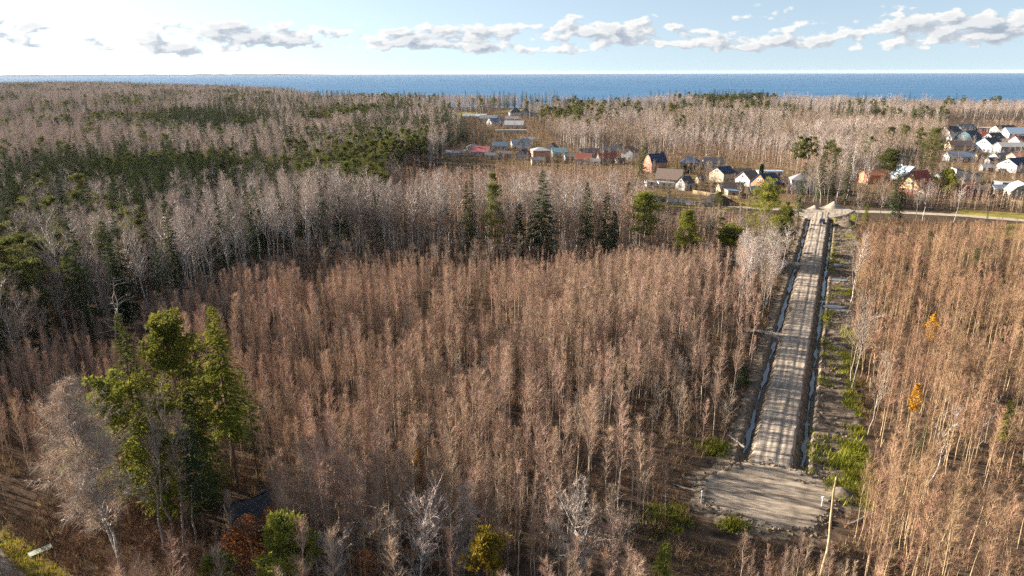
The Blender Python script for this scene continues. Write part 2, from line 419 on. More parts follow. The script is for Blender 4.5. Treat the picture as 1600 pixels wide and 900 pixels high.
# the lane that crosses at the end, a second one through the houses, the corner lane and the footpath in the thicket
lane = PP((940, 309), (1010, 315), (1100, 321), (1180, 326), (1290, 330), (1400, 332), (1500, 337), (1600, 345), (1720, 353))
strip_path('village_lane', lane, 4.6, 0.12, 'sand', 2)
def apron(name, pts, z, mat):
    n = len(pts); m = MB(); c = np.mean(pts, axis=0); rng = RN(8)
    ring = [(x, y, z) for x, y in pts]; low = [(c[0] + (x - c[0]) * 1.18, c[1] + (y - c[1]) * 1.15, -0.1) for x, y in pts]
    m.poly(ring + low, [tuple(range(n))] + [(i, (i + 1) % n, n + (i + 1) % n, n + i) for i in range(n)]); return tag(link(name, m.mesh(name, [mat])), kind='structure')
apron('junction_apron', PP((1240, 333), (1262, 327), (1292, 324), (1322, 326), (1334, 331), (1322, 337), (1303, 341), (1262, 341)), 0.42, 'road_gravel')
strip_path('forest_track', PP((1060, 401), (1120, 404), (1190, 409), (1236, 413)), 2.6, 0.06, 'sand', 3)
sheet('corner_lane', PP((-160, 700), (-60, 792), (0, 858), (22, 880), (48, 910), (90, 960), (-60, 1100), (-300, 900)), 0.05, 'sand')
VERGE = PP((-160, 660), (-60, 760), (0, 826), (60, 862), (120, 905), (160, 960), (90, 960), (48, 910), (22, 880), (0, 858), (-60, 792), (-160, 700))
sheet('grass_verge', VERGE, 0.02, 'lawn')
FIELDS = [PP((690, 181), (742, 181), (748, 176), (700, 174)), PP((770, 176), (862, 178), (866, 170), (850, 168), (792, 172)), PP((325, 175), (400, 177), (404, 173), (330, 171)), PP((1395, 262), (1425, 262), (1425, 252), (1395, 252))]
TAN = PP((1040, 252), (1120, 250), (1250, 268), (1330, 268), (1330, 240), (1240, 238), (1060, 226))
sheet('dry_meadow', TAN, 0.04, 'dry_meadow')
for f in FIELDS: sheet('meadow', f, 0.05, 'meadow')
YARDS = [PP((1010, 322), (1250, 329), (1262, 300), (1240, 268), (1120, 250), (1010, 252)), PP((690, 262), (1000, 268), (1000, 246), (880, 232), (840, 190), (800, 176), (700, 186), (730, 225), (690, 240)),
         PP((1335, 306), (1800, 336), (1800, 202), (1560, 194), (1475, 200), (1475, 240), (1400, 262), (1345, 268))]
for f in YARDS: sheet('village_lawn', f, 0.03, 'lawn')
LAWNS = [PP((1000, 322), (1240, 330), (1250, 318), (1140, 312), (1050, 306)), PP((1480, 336), (1640, 346), (1640, 335), (1500, 328)), PP((1540, 372), (1640, 380), (1640, 350), (1560, 350))]
for f in LAWNS: sheet('roadside_grass', f, 0.06, 'meadow')
sheet('pond', PP((1022, 308), (1045, 306), (1062, 309), (1078, 313), (1095, 317), (1070, 319), (1030, 315)), 0.10, 'water')
# sea with its horizon, and the low far coast
material('sea', (0.04, 0.115, 0.215), (0.06, 0.15, 0.26), 0.012, kind='pbr', rough=0.6, spec=0.04, stretch=(0.15, 1, 1), detail=6, bump=1.5)
n = 96
me = bpy.data.meshes.new('sea')
v = [(0, 0, -3.0)] + [(16000 * math.cos(i * 2 * math.pi / n), 16000 * math.sin(i * 2 * math.pi / n), -3.0) for i in range(n)]
me.from_pydata(v, [], [(0, 1 + i, 1 + (i + 1) % n) for i in range(n)]); me.materials.append(M['sea'])
tag(link('sea', me), kind='structure')
mb = MB(); rr = np.random.default_rng(4)
xs = np.linspace(-11500, -3200, 70); hs = np.concatenate([rr.uniform(16, 28, 60), np.linspace(20, 0, 10)])
ys = 10900 + (xs + 11500) * 0.42
top = np.stack([xs, ys + 300, hs], 1); bot = np.stack([xs, ys, np.full(70, -2.0)], 1); bk = np.stack([xs, ys + 900, np.full(70, -2.0)], 1)
i = np.arange(69)
for a_, b_ in ((bot, top), (top, bk)):
    mb.add(np.concatenate([a_, b_]), np.concatenate([np.stack([i, i + 1, 70 + i + 1], 1), np.stack([i, 70 + i + 1, 70 + i], 1)]))
material('far_coast', (0.10, 0.11, 0.12))
tag(link('far_hills', mb.mesh('far_hills', ['far_coast'])), kind='structure')

# ------------------------------------------------------------------ trees: generators return (trunk MB, crown MB)
UP = np.array([0, 0, 1.0])
def sphere(rng, n): return norm(rng.normal(size=(n, 3)))
def trunk_path(rng, h, n=8, wander=0.012, lean=(0, 0)):
    z = np.linspace(0, 1, n) ; off = np.cumsum(rng.normal(0, wander, (n, 2)), 0) * h; off -= off[0]
    return np.stack([off[:, 0] + lean[0] * h * z ** 1.3, off[:, 1] + lean[1] * h * z ** 1.3, z * h], 1)
def along(path, t):
    u = np.clip(t, 0, 1) * (len(path) - 1); i = np.minimum(u.astype(int), len(path) - 2); f = (u - i)[:, None]
    return path[i] * (1 - f) + path[i + 1] * f
def branch_dirs(rng, n, el):
    az = np.arange(n) * 2.39996 + rng.uniform(0, 0.9, n)
    return np.stack([np.cos(az) * np.cos(el), np.sin(az) * np.cos(el), np.sin(el)], 1)

def young_tree(rng, h, nb=46, tw=15, t0=0.3, wid=0.13, ww=0.017, r0=0.0065, elev=(38, 66), lod=0):
    T, C = MB(), MB()
    p = trunk_path(rng, h, 6 if lod else 8, 0.006)
    T.tubes(p[None], (r0 * h * (1 - np.linspace(0, 1, len(p)) * 0.93))[None], 3 if lod else 5)
    t = rng.uniform(t0, 0.98, nb); el = np.radians(rng.uniform(*elev, nb)); d = branch_dirs(rng, nb, el)
    Ln = h * (0.035 + wid * np.clip((1 - t) / (1 - t0), 0, 1) ** 0.7) * rng.uniform(0.65, 1.25, nb)
    b0 = along(p, t); b1 = b0 + d * (Ln * 0.5)[:, None]; b2 = b0 + norm(d + UP * 0.3) * Ln[:, None]
    if lod: C.slivers(b0, b2, np.full(nb, ww * 2.0), rng)
    else: C.tubes(np.stack([b0, b1, b2], 1), (r0 * h * 0.24 * np.array([1, 0.6, 0.2]))[None], 3)
    k = rng.integers(0, nb, nb * tw); u = rng.uniform(0.15, 1.0, nb * tw)[:, None]
    q = b0[k] * (1 - u) + b2[k] * u
    dd = norm(d[k] * 0.9 + sphere(rng, len(k)) * 0.75 + UP * 0.25)
    C.slivers(q, q + dd * (rng.uniform(0.3, 0.85, len(k)) * h / 12)[:, None], np.full(len(k), ww) * rng.uniform(0.7, 1.3, len(k)), rng)
    return T, C

def big_tree(rng, h, nb=34, sec=6, tw=11, t0=0.38, wid=0.19, ww=0.016, r0=0.0085, droop=0.2, elev=(38, 68), lean=(0, 0), stems=1, lod=0, shape=0.5, wander=0.012, tl=1.0):
    T, C = MB(), MB()
    for s in range(stems):
        ln = (lean[0] + (rng.normal(0, 0.05) if stems > 1 else 0), lean[1] + (rng.normal(0, 0.05) if stems > 1 else 0))
        hh = h * (1 if s == 0 else rng.uniform(0.75, 0.95)); p = trunk_path(rng, hh, 6 if lod else 10, wander, ln)
        if s: p[:, :2] += rng.normal(0, 0.35, 2)
        T.tubes(p[None], (r0 * hh * (1 - np.linspace(0, 1, len(p)) * 0.95))[None], 4 if lod else 6)
        n = max(6, int(nb / stems ** 0.6))
        t = rng.uniform(t0, 0.97, n); el = np.radians(rng.uniform(*elev, n)); d = branch_dirs(rng, n, el)
        prof = np.sin(np.pi * np.clip(((t - t0) / (1 - t0)) ** shape * 0.86 + 0.12, 0, 1)) ** 0.8
        Ln = hh * (0.04 + wid * prof) * rng.uniform(0.6, 1.2, n)
        b0 = along(p, t); b1 = b0 + d * (Ln * 0.5)[:, None] + UP * (Ln * 0.06)[:, None]; b2 = b1 + norm(d + UP * (0.15 - droop)) * (Ln * 0.5)[:, None]
        if lod: C.slivers(b0, b2, np.full(n, 0.12), rng)
        else: T.tubes(np.stack([b0, b1, b2], 1), (np.array([1, 0.6, 0.15])[None] * (0.012 * Ln + 0.02)[:, None]), 3)
        k = np.repeat(np.arange(n), sec); u = rng.uniform(0.25, 1.0, n * sec)[:, None]
        q = np.where(u < 0.5, b0[k] * (1 - 2 * u) + b1[k] * 2 * u, b1[k] * (2 - 2 * u) + b2[k] * (2 * u - 1))
        sd = norm(d[k] * 0.7 + sphere(rng, len(k)) * 0.7 + UP * 0.2); sl = (Ln[k] * rng.uniform(0.25, 0.5, len(k)))[:, None]
        e = q + sd * sl
        C.slivers(q, e, np.full(len(k), ww * 2.6), rng)
        kk = np.repeat(np.arange(len(k)), tw); u = rng.uniform(0.1, 1.0, len(kk))[:, None]
        q2 = q[kk] * (1 - u) + e[kk] * u
        td = norm(sd[kk] * 0.8 + sphere(rng, len(kk)) * 0.7 + UP * (0.15 - 1.2 * droop))
        C.slivers(q2, q2 + td * (rng.uniform(0.3, 0.9, len(kk)) * h / 20 * tl)[:, None], np.full(len(kk), ww) * rng.uniform(0.7, 1.3, len(kk)), rng)
    return T, C

def spruce(rng, h, rad=0.13, bare=0.08, whorls=44, per=6, sprays=10, thin=1.0, lod=0):
    T, C = MB(), MB()
    p = trunk_path(rng, h, 6, 0.003)
    T.tubes(p[None], (0.010 * h * (1 - np.linspace(0, 1, 6) * 0.96))[None], 5)
    n = whorls * per
    t = np.repeat(bare + (1 - bare) * np.linspace(0, 0.985, whorls) ** 0.92, per) + rng.normal(0, 0.006, n); t = np.clip(t, bare, 0.99)
    az = rng.uniform(0, 2 * np.pi, n); u1 = (t - bare) / (1 - bare)
    Ln = h * rad * ((1 - u1) ** 0.8 * np.minimum(1, 0.55 + u1 * 3)) * rng.uniform(0.55, 1.2, n) + 0.15
    slope = np.interp(u1, [0, 0.6, 1], [-0.38, -0.18, 0.5])
    d = np.stack([np.cos(az), np.sin(az), slope], 1)
    b0 = along(p, t)
    side = np.stack([-np.sin(az), np.cos(az), np.zeros(n)], 1)
    if not lod: C.slivers(b0, b0 + d * Ln[:, None], np.full(n, 0.06), rng)
    k = np.repeat(np.arange(n), sprays); m = len(k); u = rng.uniform(0.12, 1.0, m)
    q = b0[k] + d[k] * (Ln[k] * u)[:, None] + UP * (0.10 * (u ** 2) * Ln[k])[:, None]
    sg = rng.choice([-1, 1], m)[:, None]
    wl = (0.16 + 0.20 * Ln[k] * (1.1 - u) ** 0.7) * rng.uniform(0.7, 1.4, m) * (1.7 if lod else 1.0)
    dd = norm(side[k] * sg * 0.8 + d[k] * 0.75 + UP * rng.uniform(-0.55, 0.05, m)[:, None])
    wb = (wl * 0.30 * thin)[:, None]
    ax = norm(d[k] + sphere(rng, m) * 0.35)
    C.tris(np.stack([q - ax * wb, q + ax * wb, q + dd * (wl * 1.7)[:, None]], 1))
    return T, C

def needle_clumps(C, rng, cen, rad, per, ln=0.34, w=0.12, flat=0.6):
    n = len(cen); k = np.repeat(np.arange(n), per); m = len(k)
    o = sphere(rng, m) * (rng.uniform(0.25, 1, m) ** 0.5)[:, None] * np.asarray(rad).reshape(-1, 1)[k % len(np.atleast_1d(rad))]
    o[:, 2] *= flat
    q = cen[k] + o
    d = norm(norm(o) + sphere(rng, m) * 0.7 + UP * 0.35); a = norm(np.cross(d, sphere(rng, m))) * (w * rng.uniform(0.6, 1.3, m))[:, None]
    l = (ln * rng.uniform(0.6, 1.4, m))[:, None]
    C.tris(np.stack([q - a, q + a, q + d * l], 1))
def pine(rng, h, bare=0.5, nb=22, wid=0.17, clumps=4, per=64, top=0.97, flat=0.55, cr=0.8, lean=(0, 0), lod=0, shape=1.0):
    T, C = MB(), MB()
    p = trunk_path(rng, h, 8, 0.008, lean)
    T.tubes(p[None], (0.0105 * h * (1 - np.linspace(0, 1, 8) * 0.85))[None], 5)
    t = np.sort(rng.uniform(bare, top, nb)); el = np.radians(np.interp((t - bare) / (1 - bare), [0, 1], [2, 58]) + rng.normal(0, 10, nb)); d = branch_dirs(rng, nb, el)
    u1 = (t - bare) / (1 - bare)
    Ln = h * (0.03 + wid * np.sin(np.pi * np.clip(0.22 + 0.72 * u1 ** shape, 0, 1))) * rng.uniform(0.6, 1.2, nb)
    b0 = along(p, t); b1 = b0 + d * (Ln * 0.55)[:, None]; b2 = b1 + norm(d + UP * 0.45) * (Ln * 0.45)[:, None]
    T.tubes(np.stack([b0, b1, b2], 1), (np.array([1, 0.6, 0.2])[None] * (0.016 * Ln + 0.02)[:, None]), 3)
    k = np.repeat(np.arange(nb), clumps); u = rng.uniform(0.4, 1.05, len(k))[:, None]
    cen = b0[k] * (1 - u) + b2[k] * u + sphere(rng, len(k)) * (Ln[k] * 0.24)[:, None]
    cen = np.concatenate([cen, p[-1:]])
    needle_clumps(C, rng, cen, rng.uniform(0.6, 1.2, len(cen)) * cr, per, 0.34 if not lod else 0.7, 0.11 if not lod else 0.3, flat)
    return T, C
def leafy(rng, T, C0, h, leaf_n, t0, wid, size=0.16):
    """adds small leaves over an upright oval crown"""
    C = MB(); u = rng.uniform(0, 1, leaf_n); az = rng.uniform(0, 2 * np.pi, leaf_n); r = wid * np.sin(np.pi * (0.08 + 0.88 * u)) * rng.uniform(0.1, 1, leaf_n) ** 0.5
    r *= 0.7 + 0.6 * hash_noise(az * 1.6, u * 7, 3)
    q = np.stack([np.cos(az) * r, np.sin(az) * r, h * (t0 + (1 - t0) * u)], 1)
    d = sphere(rng, leaf_n); a = norm(np.cross(d, sphere(rng, leaf_n)))
    s = size * rng.uniform(0.6, 1.3, leaf_n)[:, None]
    C.tris(np.stack([q - a * s * 0.6, q + a * s * 0.6, q + d * s * 1.4], 1))
    return C
def shrub(rng, h, stems=11, tw=9, spread=0.5, ww=0.02):
    C = MB(); el = np.radians(rng.uniform(48, 84, stems)); d = branch_dirs(rng, stems, el); L_ = h * rng.uniform(0.6, 1.1, stems)
    b0 = sphere(rng, stems) * np.array([0.3, 0.3, 0]) * spread; b2 = b0 + d * L_[:, None]
    C.slivers(b0, b2, np.full(stems, ww * 2), rng)
    k = np.repeat(np.arange(stems), tw); u = rng.uniform(0.25, 1, len(k))[:, None]; q = b0[k] * (1 - u) + b2[k] * u
    C.slivers(q, q + norm(d[k] + sphere(rng, len(k)) * 0.8) * (h * rng.uniform(0.15, 0.35, len(k)))[:, None], np.full(len(k), ww), rng)
    return C
def tuft(rng, n=22, h=0.6, r=0.5, w=0.05):
    C = MB(); b = rng.normal(0, r * 0.5, (n, 3)); b[:, 2] = 0
    C.slivers(b, b + norm(sphere(rng, n) * 0.45 + UP) * (h * rng.uniform(0.5, 1.2, n))[:, None], np.full(n, w), rng)
    return C

class Kind:
    """a kind of tree: a few shapes that its individuals and its far mass share"""
    def __init__(s, key, bark, leaf, shapes, ref_h):
        s.h = ref_h; s.trunk = []; s.crown = []; s.whole = []
        for i, (T, C) in enumerate(shapes):
            s.trunk.append(T.mesh(key + '_trunk', [bark], True)); s.crown.append(C.mesh(key + '_crown', [leaf]))
            W = MB(); W.merge(T, 0); W.merge(C, 1); s.whole.append(W.mesh(key, [bark, leaf]))
def shapes(fn, n, seed, **k): return [fn(RN(seed + i), **k) for i in range(n)]
K = {}
K['sapling'] = Kind('sapling', 'young_bark', 'young_twig', shapes(young_tree, 6, 10, h=11.0, nb=50, tw=26, ww=0.0115, r0=0.0056, t0=0.40, wid=0.115), 11.0)
K['young_birch'] = Kind('young_birch', 'gold_bark', 'gold_twig', shapes(young_tree, 6, 20, h=11.0, nb=40, tw=22, t0=0.36, wid=0.11, r0=0.0054, ww=0.012), 11.0)
K['birch'] = Kind('birch', 'birch_bark', 'birch_twig', shapes(big_tree, 5, 30, h=20.0), 20.0)
K['grey'] = Kind('bare_tree', 'grey_bark', 'grey_twig', shapes(big_tree, 4, 40, h=17.0, droop=0.0, wid=0.22, t0=0.3), 17.0)
K['spruce'] = Kind('spruce', 'conifer_bark', 'spruce_needle', shapes(spruce, 5, 50, h=21.0), 21.0)
K['pine'] = Kind('pine', 'pine_bark', 'pine_needle', shapes(pine, 4, 60, h=20.0), 20.0)
# coarser far shapes
F = {}
F['birch'] = Kind('far_birch', 'birch_bark', 'birch_twig', shapes(big_tree, 4, 70, h=18.0, nb=22, sec=4, tw=6, ww=0.05, lod=1, tl=1.3), 18.0)
F['grey'] = Kind('far_bare_tree', 'grey_bark', 'grey_twig', shapes(big_tree, 4, 80, h=16.0, nb=22, sec=4, tw=6, ww=0.055, lod=1, droop=0.0, t0=0.25, wid=0.2, tl=1.3), 16.0)
F['spruce'] = Kind('far_spruce', 'conifer_bark', 'spruce_needle', shapes(spruce, 3, 90, h=19.0, whorls=22, per=5, sprays=6, lod=1, thin=1.3), 19.0)
F['pine'] = Kind('far_pine', 'pine_bark', 'pine_needle', shapes(pine, 3, 95, h=18.0, nb=14, clumps=3, per=26, lod=1), 18.0)
F['sapling'] = Kind('far_sapling', 'young_bark', 'young_twig', shapes(young_tree, 4, 100, h=11.0, nb=28, tw=9, ww=0.034, lod=1), 11.0)

def scatter(name, pts, hs, meshes, ref_h, label, cat, seed=0, tilt=0.03, z=None, squash=0.12):
    """one mass of plants: points with shapes instanced on them"""
    rng = RN(seed); n = len(pts)
    col = bpy.data.collections.new(name + '_shapes')
    for i, me in enumerate(meshes): col.objects.link(bpy.data.objects.new('%s_shape_%02d' % (name, i), me))
    me = bpy.data.meshes.new(name); me.vertices.add(n)
    co = np.zeros((n, 3), np.float32); co[:, :2] = pts
    if z is not None: co[:, 2] = z
    me.vertices.foreach_set('co', co.ravel())
    rot = np.stack([rng.normal(0, tilt, n), rng.normal(0, tilt, n), rng.uniform(0, 6.283, n)], 1).astype(np.float32)
    sc = (np.asarray(hs) / ref_h); wv = rng.uniform(1 - squash, 1 + squash, n)
    scl = np.stack([sc * wv, sc * wv, sc], 1).astype(np.float32)
    for nm, ty, dat, key in (('rot', 'FLOAT_VECTOR', rot, 'vector'), ('scl', 'FLOAT_VECTOR', scl, 'vector')):
        at = me.attributes.new(nm, ty, 'POINT'); at.data.foreach_set(key, dat.ravel())
    at = me.attributes.new('var', 'INT', 'POINT'); at.data.foreach_set('value', rng.integers(0, len(meshes), n).astype(np.int32))
    o = link(name, me)
    ng = bpy.data.node_groups.new(name, 'GeometryNodeTree')
    ng.interface.new_socket('Geometry', in_out='INPUT', socket_type='NodeSocketGeometry'); ng.interface.new_socket('Geometry', in_out='OUTPUT', socket_type='NodeSocketGeometry')
    N = ng.nodes; L = ng.links
    gi, go = N.new('NodeGroupInput'), N.new('NodeGroupOutput'); ip = N.new('GeometryNodeInstanceOnPoints'); ci = N.new('GeometryNodeCollectionInfo')
    ci.inputs['Collection'].default_value = col; ci.inputs['Separate Children'].default_value = True
    L.new(gi.outputs[0], ip.inputs['Points']); L.new(ci.outputs[0], ip.inputs['Instance']); ip.inputs['Pick Instance'].default_value = True
    def attr(nm, ty):
        a = N.new('GeometryNodeInputNamedAttribute'); a.data_type = ty; a.inputs['Name'].default_value = nm
        return a.outputs['Attribute']
    L.new(attr('var', 'INT'), ip.inputs['Instance Index']); L.new(attr('scl', 'FLOAT_VECTOR'), ip.inputs['Scale'])
    er = N.new('FunctionNodeEulerToRotation'); L.new(attr('rot', 'FLOAT_VECTOR'), er.inputs[0]); L.new(er.outputs[0], ip.inputs['Rotation'])
    L.new(ip.outputs[0], go.inputs[0])
    md = o.modifiers.new('scatter', 'NODES'); md.node_group = ng
    return tag(o, label, cat, kind='stuff')

def plant(name, kind, var, x, y, h, label, cat, group=None, rotz=0.0, z=0.0, wide=1.0, tilt=(0, 0)):
    """one tree as a thing: an Empty at its foot with trunk and crown"""
    e = bpy.data.objects.new(name, None); COL.objects.link(e)
    e.location = (x, y, z); e.rotation_euler = (tilt[0], tilt[1], rotz); s = h / kind.h; e.scale = (s * wide, s * wide, s)
    e.empty_display_size = 0.5
    tag(e, label, cat, group)
    link('trunk', kind.trunk[var], e); link('crown', kind.crown[var], e)
    return e

# ------------------------------------------------------------------ where the trees stand
def jgrid(x0, x1, y0, y1, sp, rng):
    gx, gy = np.meshgrid(np.arange(x0, x1, sp), np.arange(y0, y1, sp)); n = gx.size
    return gx.ravel() + rng.uniform(-0.48, 0.48, n) * sp, gy.ravel() + rng.uniform(-0.48, 0.48, n) * sp
def in_view(x, y, left=60.0, right=12.0, near=10.0):
    ax = y * math.cos(PITCH) + CAM_H * math.sin(PITCH)
    lim = ax * 800 / FPX
    return (x > -lim - left) & (x < lim + right) & (y > 34)
def fill(poly, sp, seed, keep=None, left=60.0):
    rng = RN(seed); a = np.array(poly); x, y = jgrid(a[:, 0].min(), a[:, 0].max(), a[:, 1].min(), a[:, 1].max(), sp, rng)
    k = inpoly(x, y, poly) & in_view(x, y, left)
    x, y = x[k], y[k]
    if keep is not None:
        kk = rng.uniform(size=len(x)) < keep(x, y); x, y = x[kk], y[kk]
    return np.stack([x, y], 1)
def off_road(p):
    s, t = to_st(p[:, 0], p[:, 1]); rd = (s > -6) & (s < ROAD_LEN + 4) & (t > -8.2) & (t < np.interp(s, [-6, 10, 40, 120, 190], [15.4, 13.6, 12.0, 13.4, 15.4]))
    return ~rd & ~(pad_dist(p[:, 0], p[:, 1]) > -1.0)
EDGE = [(-400, 600), (0, 590), (120, 520), (250, 482), (400, 415), (490, 388)]       # foot of the tall forest on the left
CLUMP = PP((60, 1000), (10, 860), (60, 800), (180, 790), (250, 760), (430, 745), (450, 840), (420, 960))
SHED = PP((320, 850), (330, 770), (440, 760), (450, 840), (400, 860))
MAIN = PP((-300, 640), (0, 625), (120, 548), (250, 506), (400, 432), (490, 400), (700, 398), (1000, 402), (1060, 407), (1232, 420), (1212, 480), (1190, 540), (1130, 700), (1085, 730), (1080, 800), (1060, 850), (1300, 852), (1335, 800), (1335, 1100), (300, 1100), (-300, 1100))
RIGHT = PP((1338, 348), (1420, 346), (1640, 356), (1900, 380), (2300, 1100), (1330, 1100), (1332, 800), (1392, 770), (1372, 690), (1335, 640), (1325, 560), (1335, 430))
MID = PP((1000, 394), (1068, 396), (1238, 402), (1258, 356), (1232, 350), (1010, 346))
BACK = PP((560, 384), (1000, 392), (1010, 330), (995, 302), (880, 296), (700, 298), (640, 304))
GAP = PP((600, 312), (640, 304), (700, 298), (880, 296), (995, 302), (1010, 330), (1010, 266), (880, 262), (690, 262), (640, 268))
YARD_ALL = YARDS + FIELDS + LAWNS
LANEBUF = PP((930, 345), (1010, 348), (1240, 352), (1340, 347), (1440, 345), (1760, 364), (1760, 342), (1500, 326), (1340, 322), (1240, 318), (1010, 306), (930, 302))
ROADSIDE = PP((1330, 322), (1338, 300), (1640, 322), (1760, 330), (1760, 343), (1500, 329))
def any_in(p, polys):
    k = np.zeros(len(p), bool)
    for q in polys: k |= inpoly(p[:, 0], p[:, 1], q)
    return k
def project(p, z=0.0):
    """pixel of ground points in the photograph's frame"""
    x, y = p[:, 0], p[:, 1]; dz = z - CAM_H
    dep = y * math.cos(PITCH) - dz * math.sin(PITCH); v = -(y * math.sin(PITCH) + dz * math.cos(PITCH))
    return 800 + FPX * x / dep, 450 + FPX * v / dep, dep

SPOTS = {k: [] for k in ('sapling', 'young_birch', 'birch', 'grey', 'spruce', 'pine')}      # (x, y, h) near ones
FARS = {k: [] for k in ('sapling', 'birch', 'grey', 'spruce', 'pine')}
def put(key, pts, h0, h1, seed, far=False, hn=0.0):
    if not len(pts): return
    rng = RN(seed + 900); h = rng.uniform(h0, h1, len(pts))
    if hn: h *= 1 + hn * (fbm(pts[:, 0] * 0.06, pts[:, 1] * 0.06, 77) - 0.5) * 2
    (FARS if far else SPOTS)[key].append(np.c_[pts, h])
# thicket on the left of the road
gap = lambda x, y: np.clip((fbm(x * 0.16, y * 0.10, 41) - 0.36) * 5.0, 0.05, 1)
p = fill(MAIN, 1.55, 1, gap, left=30); p = p[off_road(p) & ~any_in(p, [CLUMP, SHED, VERGE]) & ~inpoly(p[:, 0], p[:, 1], PP((-300, 700), (-40, 780), (60, 850), (170, 930), (200, 1200), (-400, 1100)))]
s_, t_ = to_st(p[:, 0], p[:, 1]); px_, py_, _ = project(p)
k_ = (RN(77).uniform(size=len(p)) < np.where((t_ < 0) & (t_ > -24) & (s_ > -8), 0.42, 1.0)) & ~((px_ > 1040) & (py_ < 925) & (py_ > 735))
pc_ = np.mean(PAD, axis=0); al_ = (p[:, 0] - pc_[0]) * -0.93 + (p[:, 1] - pc_[1]) * 0.37; pe_ = (p[:, 0] - pc_[0]) * 0.37 + (p[:, 1] - pc_[1]) * 0.93
k_ &= (RN(78).uniform(size=len(p)) < np.where((al_ > 0) & (al_ < 42) & (np.abs(pe_) < 9), 0.38, 1.0))
p = p[k_]
def sapling_size(p):
    px, py, _ = project(p); low = np.clip((p[:, 1] - 128 - np.clip(px - 620, 0, 400) * 0.05) / 30, 0, 1)
    shade = np.clip((430 - px) / 160, 0, 1) * np.clip((p[:, 1] - 70) / 20, 0, 1)
    pad = ((px > 1000) & (py > 840)) * 0.9
    return 1 - 0.48 * np.maximum(np.maximum(low, shade * 0.8), pad)
rng_ = RN(1); hh_ = rng_.uniform(6.5, 13.0, len(p)) * sapling_size(p) * (1 + 0.9 * (fbm(p[:, 0] * 0.09, p[:, 1] * 0.09, 77) - 0.5))
SPOTS['sapling'].append(np.c_[p, hh_])
p = fill(PP((350, 600), (470, 600), (520, 790), (440, 745), (370, 720)), 1.8, 23); put('sapling', p, 6, 9, 23)
p = fill(CLUMP, 4.0, 24); p = p[~any_in(p, [SHED, VERGE]) & (project(p)[0] > 205)]; put('grey', p, 3.0, 6.0, 24)
p = fill(CLUMP, 2.6, 17); p = p[~any_in(p, [SHED, VERGE]) & (project(p)[0] > 215)]; put('sapling', p, 3.5, 7.5, 17)
p = fill(MAIN, 5.2, 131, lambda x, y: np.clip((fbm(x * 0.05, y * 0.05, 44) - 0.38) * 4, 0.08, 0.85), left=5); px_, py_, _ = project(p); p = p[off_road(p) & ~any_in(p, [CLUMP, SHED, VERGE]) & ~((px_ > 1000) & (py_ > 700)) & (px_ > 215)]; put('grey', p, 5.0, 9.5, 131, hn=0.2)
p = fill(BACK, 2.3, 2); put('sapling', p, 9, 13, 2, far=True)
p = fill(MID, 2.0, 3, gap); p = p[off_road(p)]; put('sapling', p, 5, 8.5, 3, far=True)
p = fill(GAP, 3.0, 18); put('sapling', p, 2, 6, 18, far=True)
p = fill(ROADSIDE, 2.4, 4); put('sapling', p, 3.5, 7, 4, far=True)
# birch stand on the right of the road
gap2 = lambda x, y: np.clip((fbm(x * 0.11, y * 0.09, 55) - 0.37) * 3.4, 0.07, 0.95)
p = fill(RIGHT, 1.95, 5, gap2); p = p[off_road(p) & ~any_in(p, [LAWNS[2]])]
px_, py_, _ = project(p); hh_ = RN(905).uniform(8.5, 13.0, len(p)) * (1 + 0.3 * (fbm(p[:, 0] * 0.06, p[:, 1] * 0.06, 78) - 0.5)) * np.clip((py_ - 342) / 75, 0.25, 1)
SPOTS['young_birch'].append(np.c_[p, hh_])
# row of tall birches across the middle
p = fill(PP((470, 396), (1010, 398), (1010, 380), (560, 370), (480, 376)), 3.4, 6, lambda x, y: np.full(len(x), 0.6)); put('birch', p, 17.5, 22.5, 6)
p = fill(PP((1160, 490), (1215, 480), (1222, 425), (1150, 425)), 3.0, 7, lambda x, y: np.full(len(x), 0.7)); p = p[off_road(p)]; put('birch', p, 12, 16, 7)
p = fill(TAN, 7.5, 9); put('birch', p, 12, 17, 9, far=True); p = fill(TAN, 2.8, 19); put('sapling', p, 4, 8, 19, far=True)
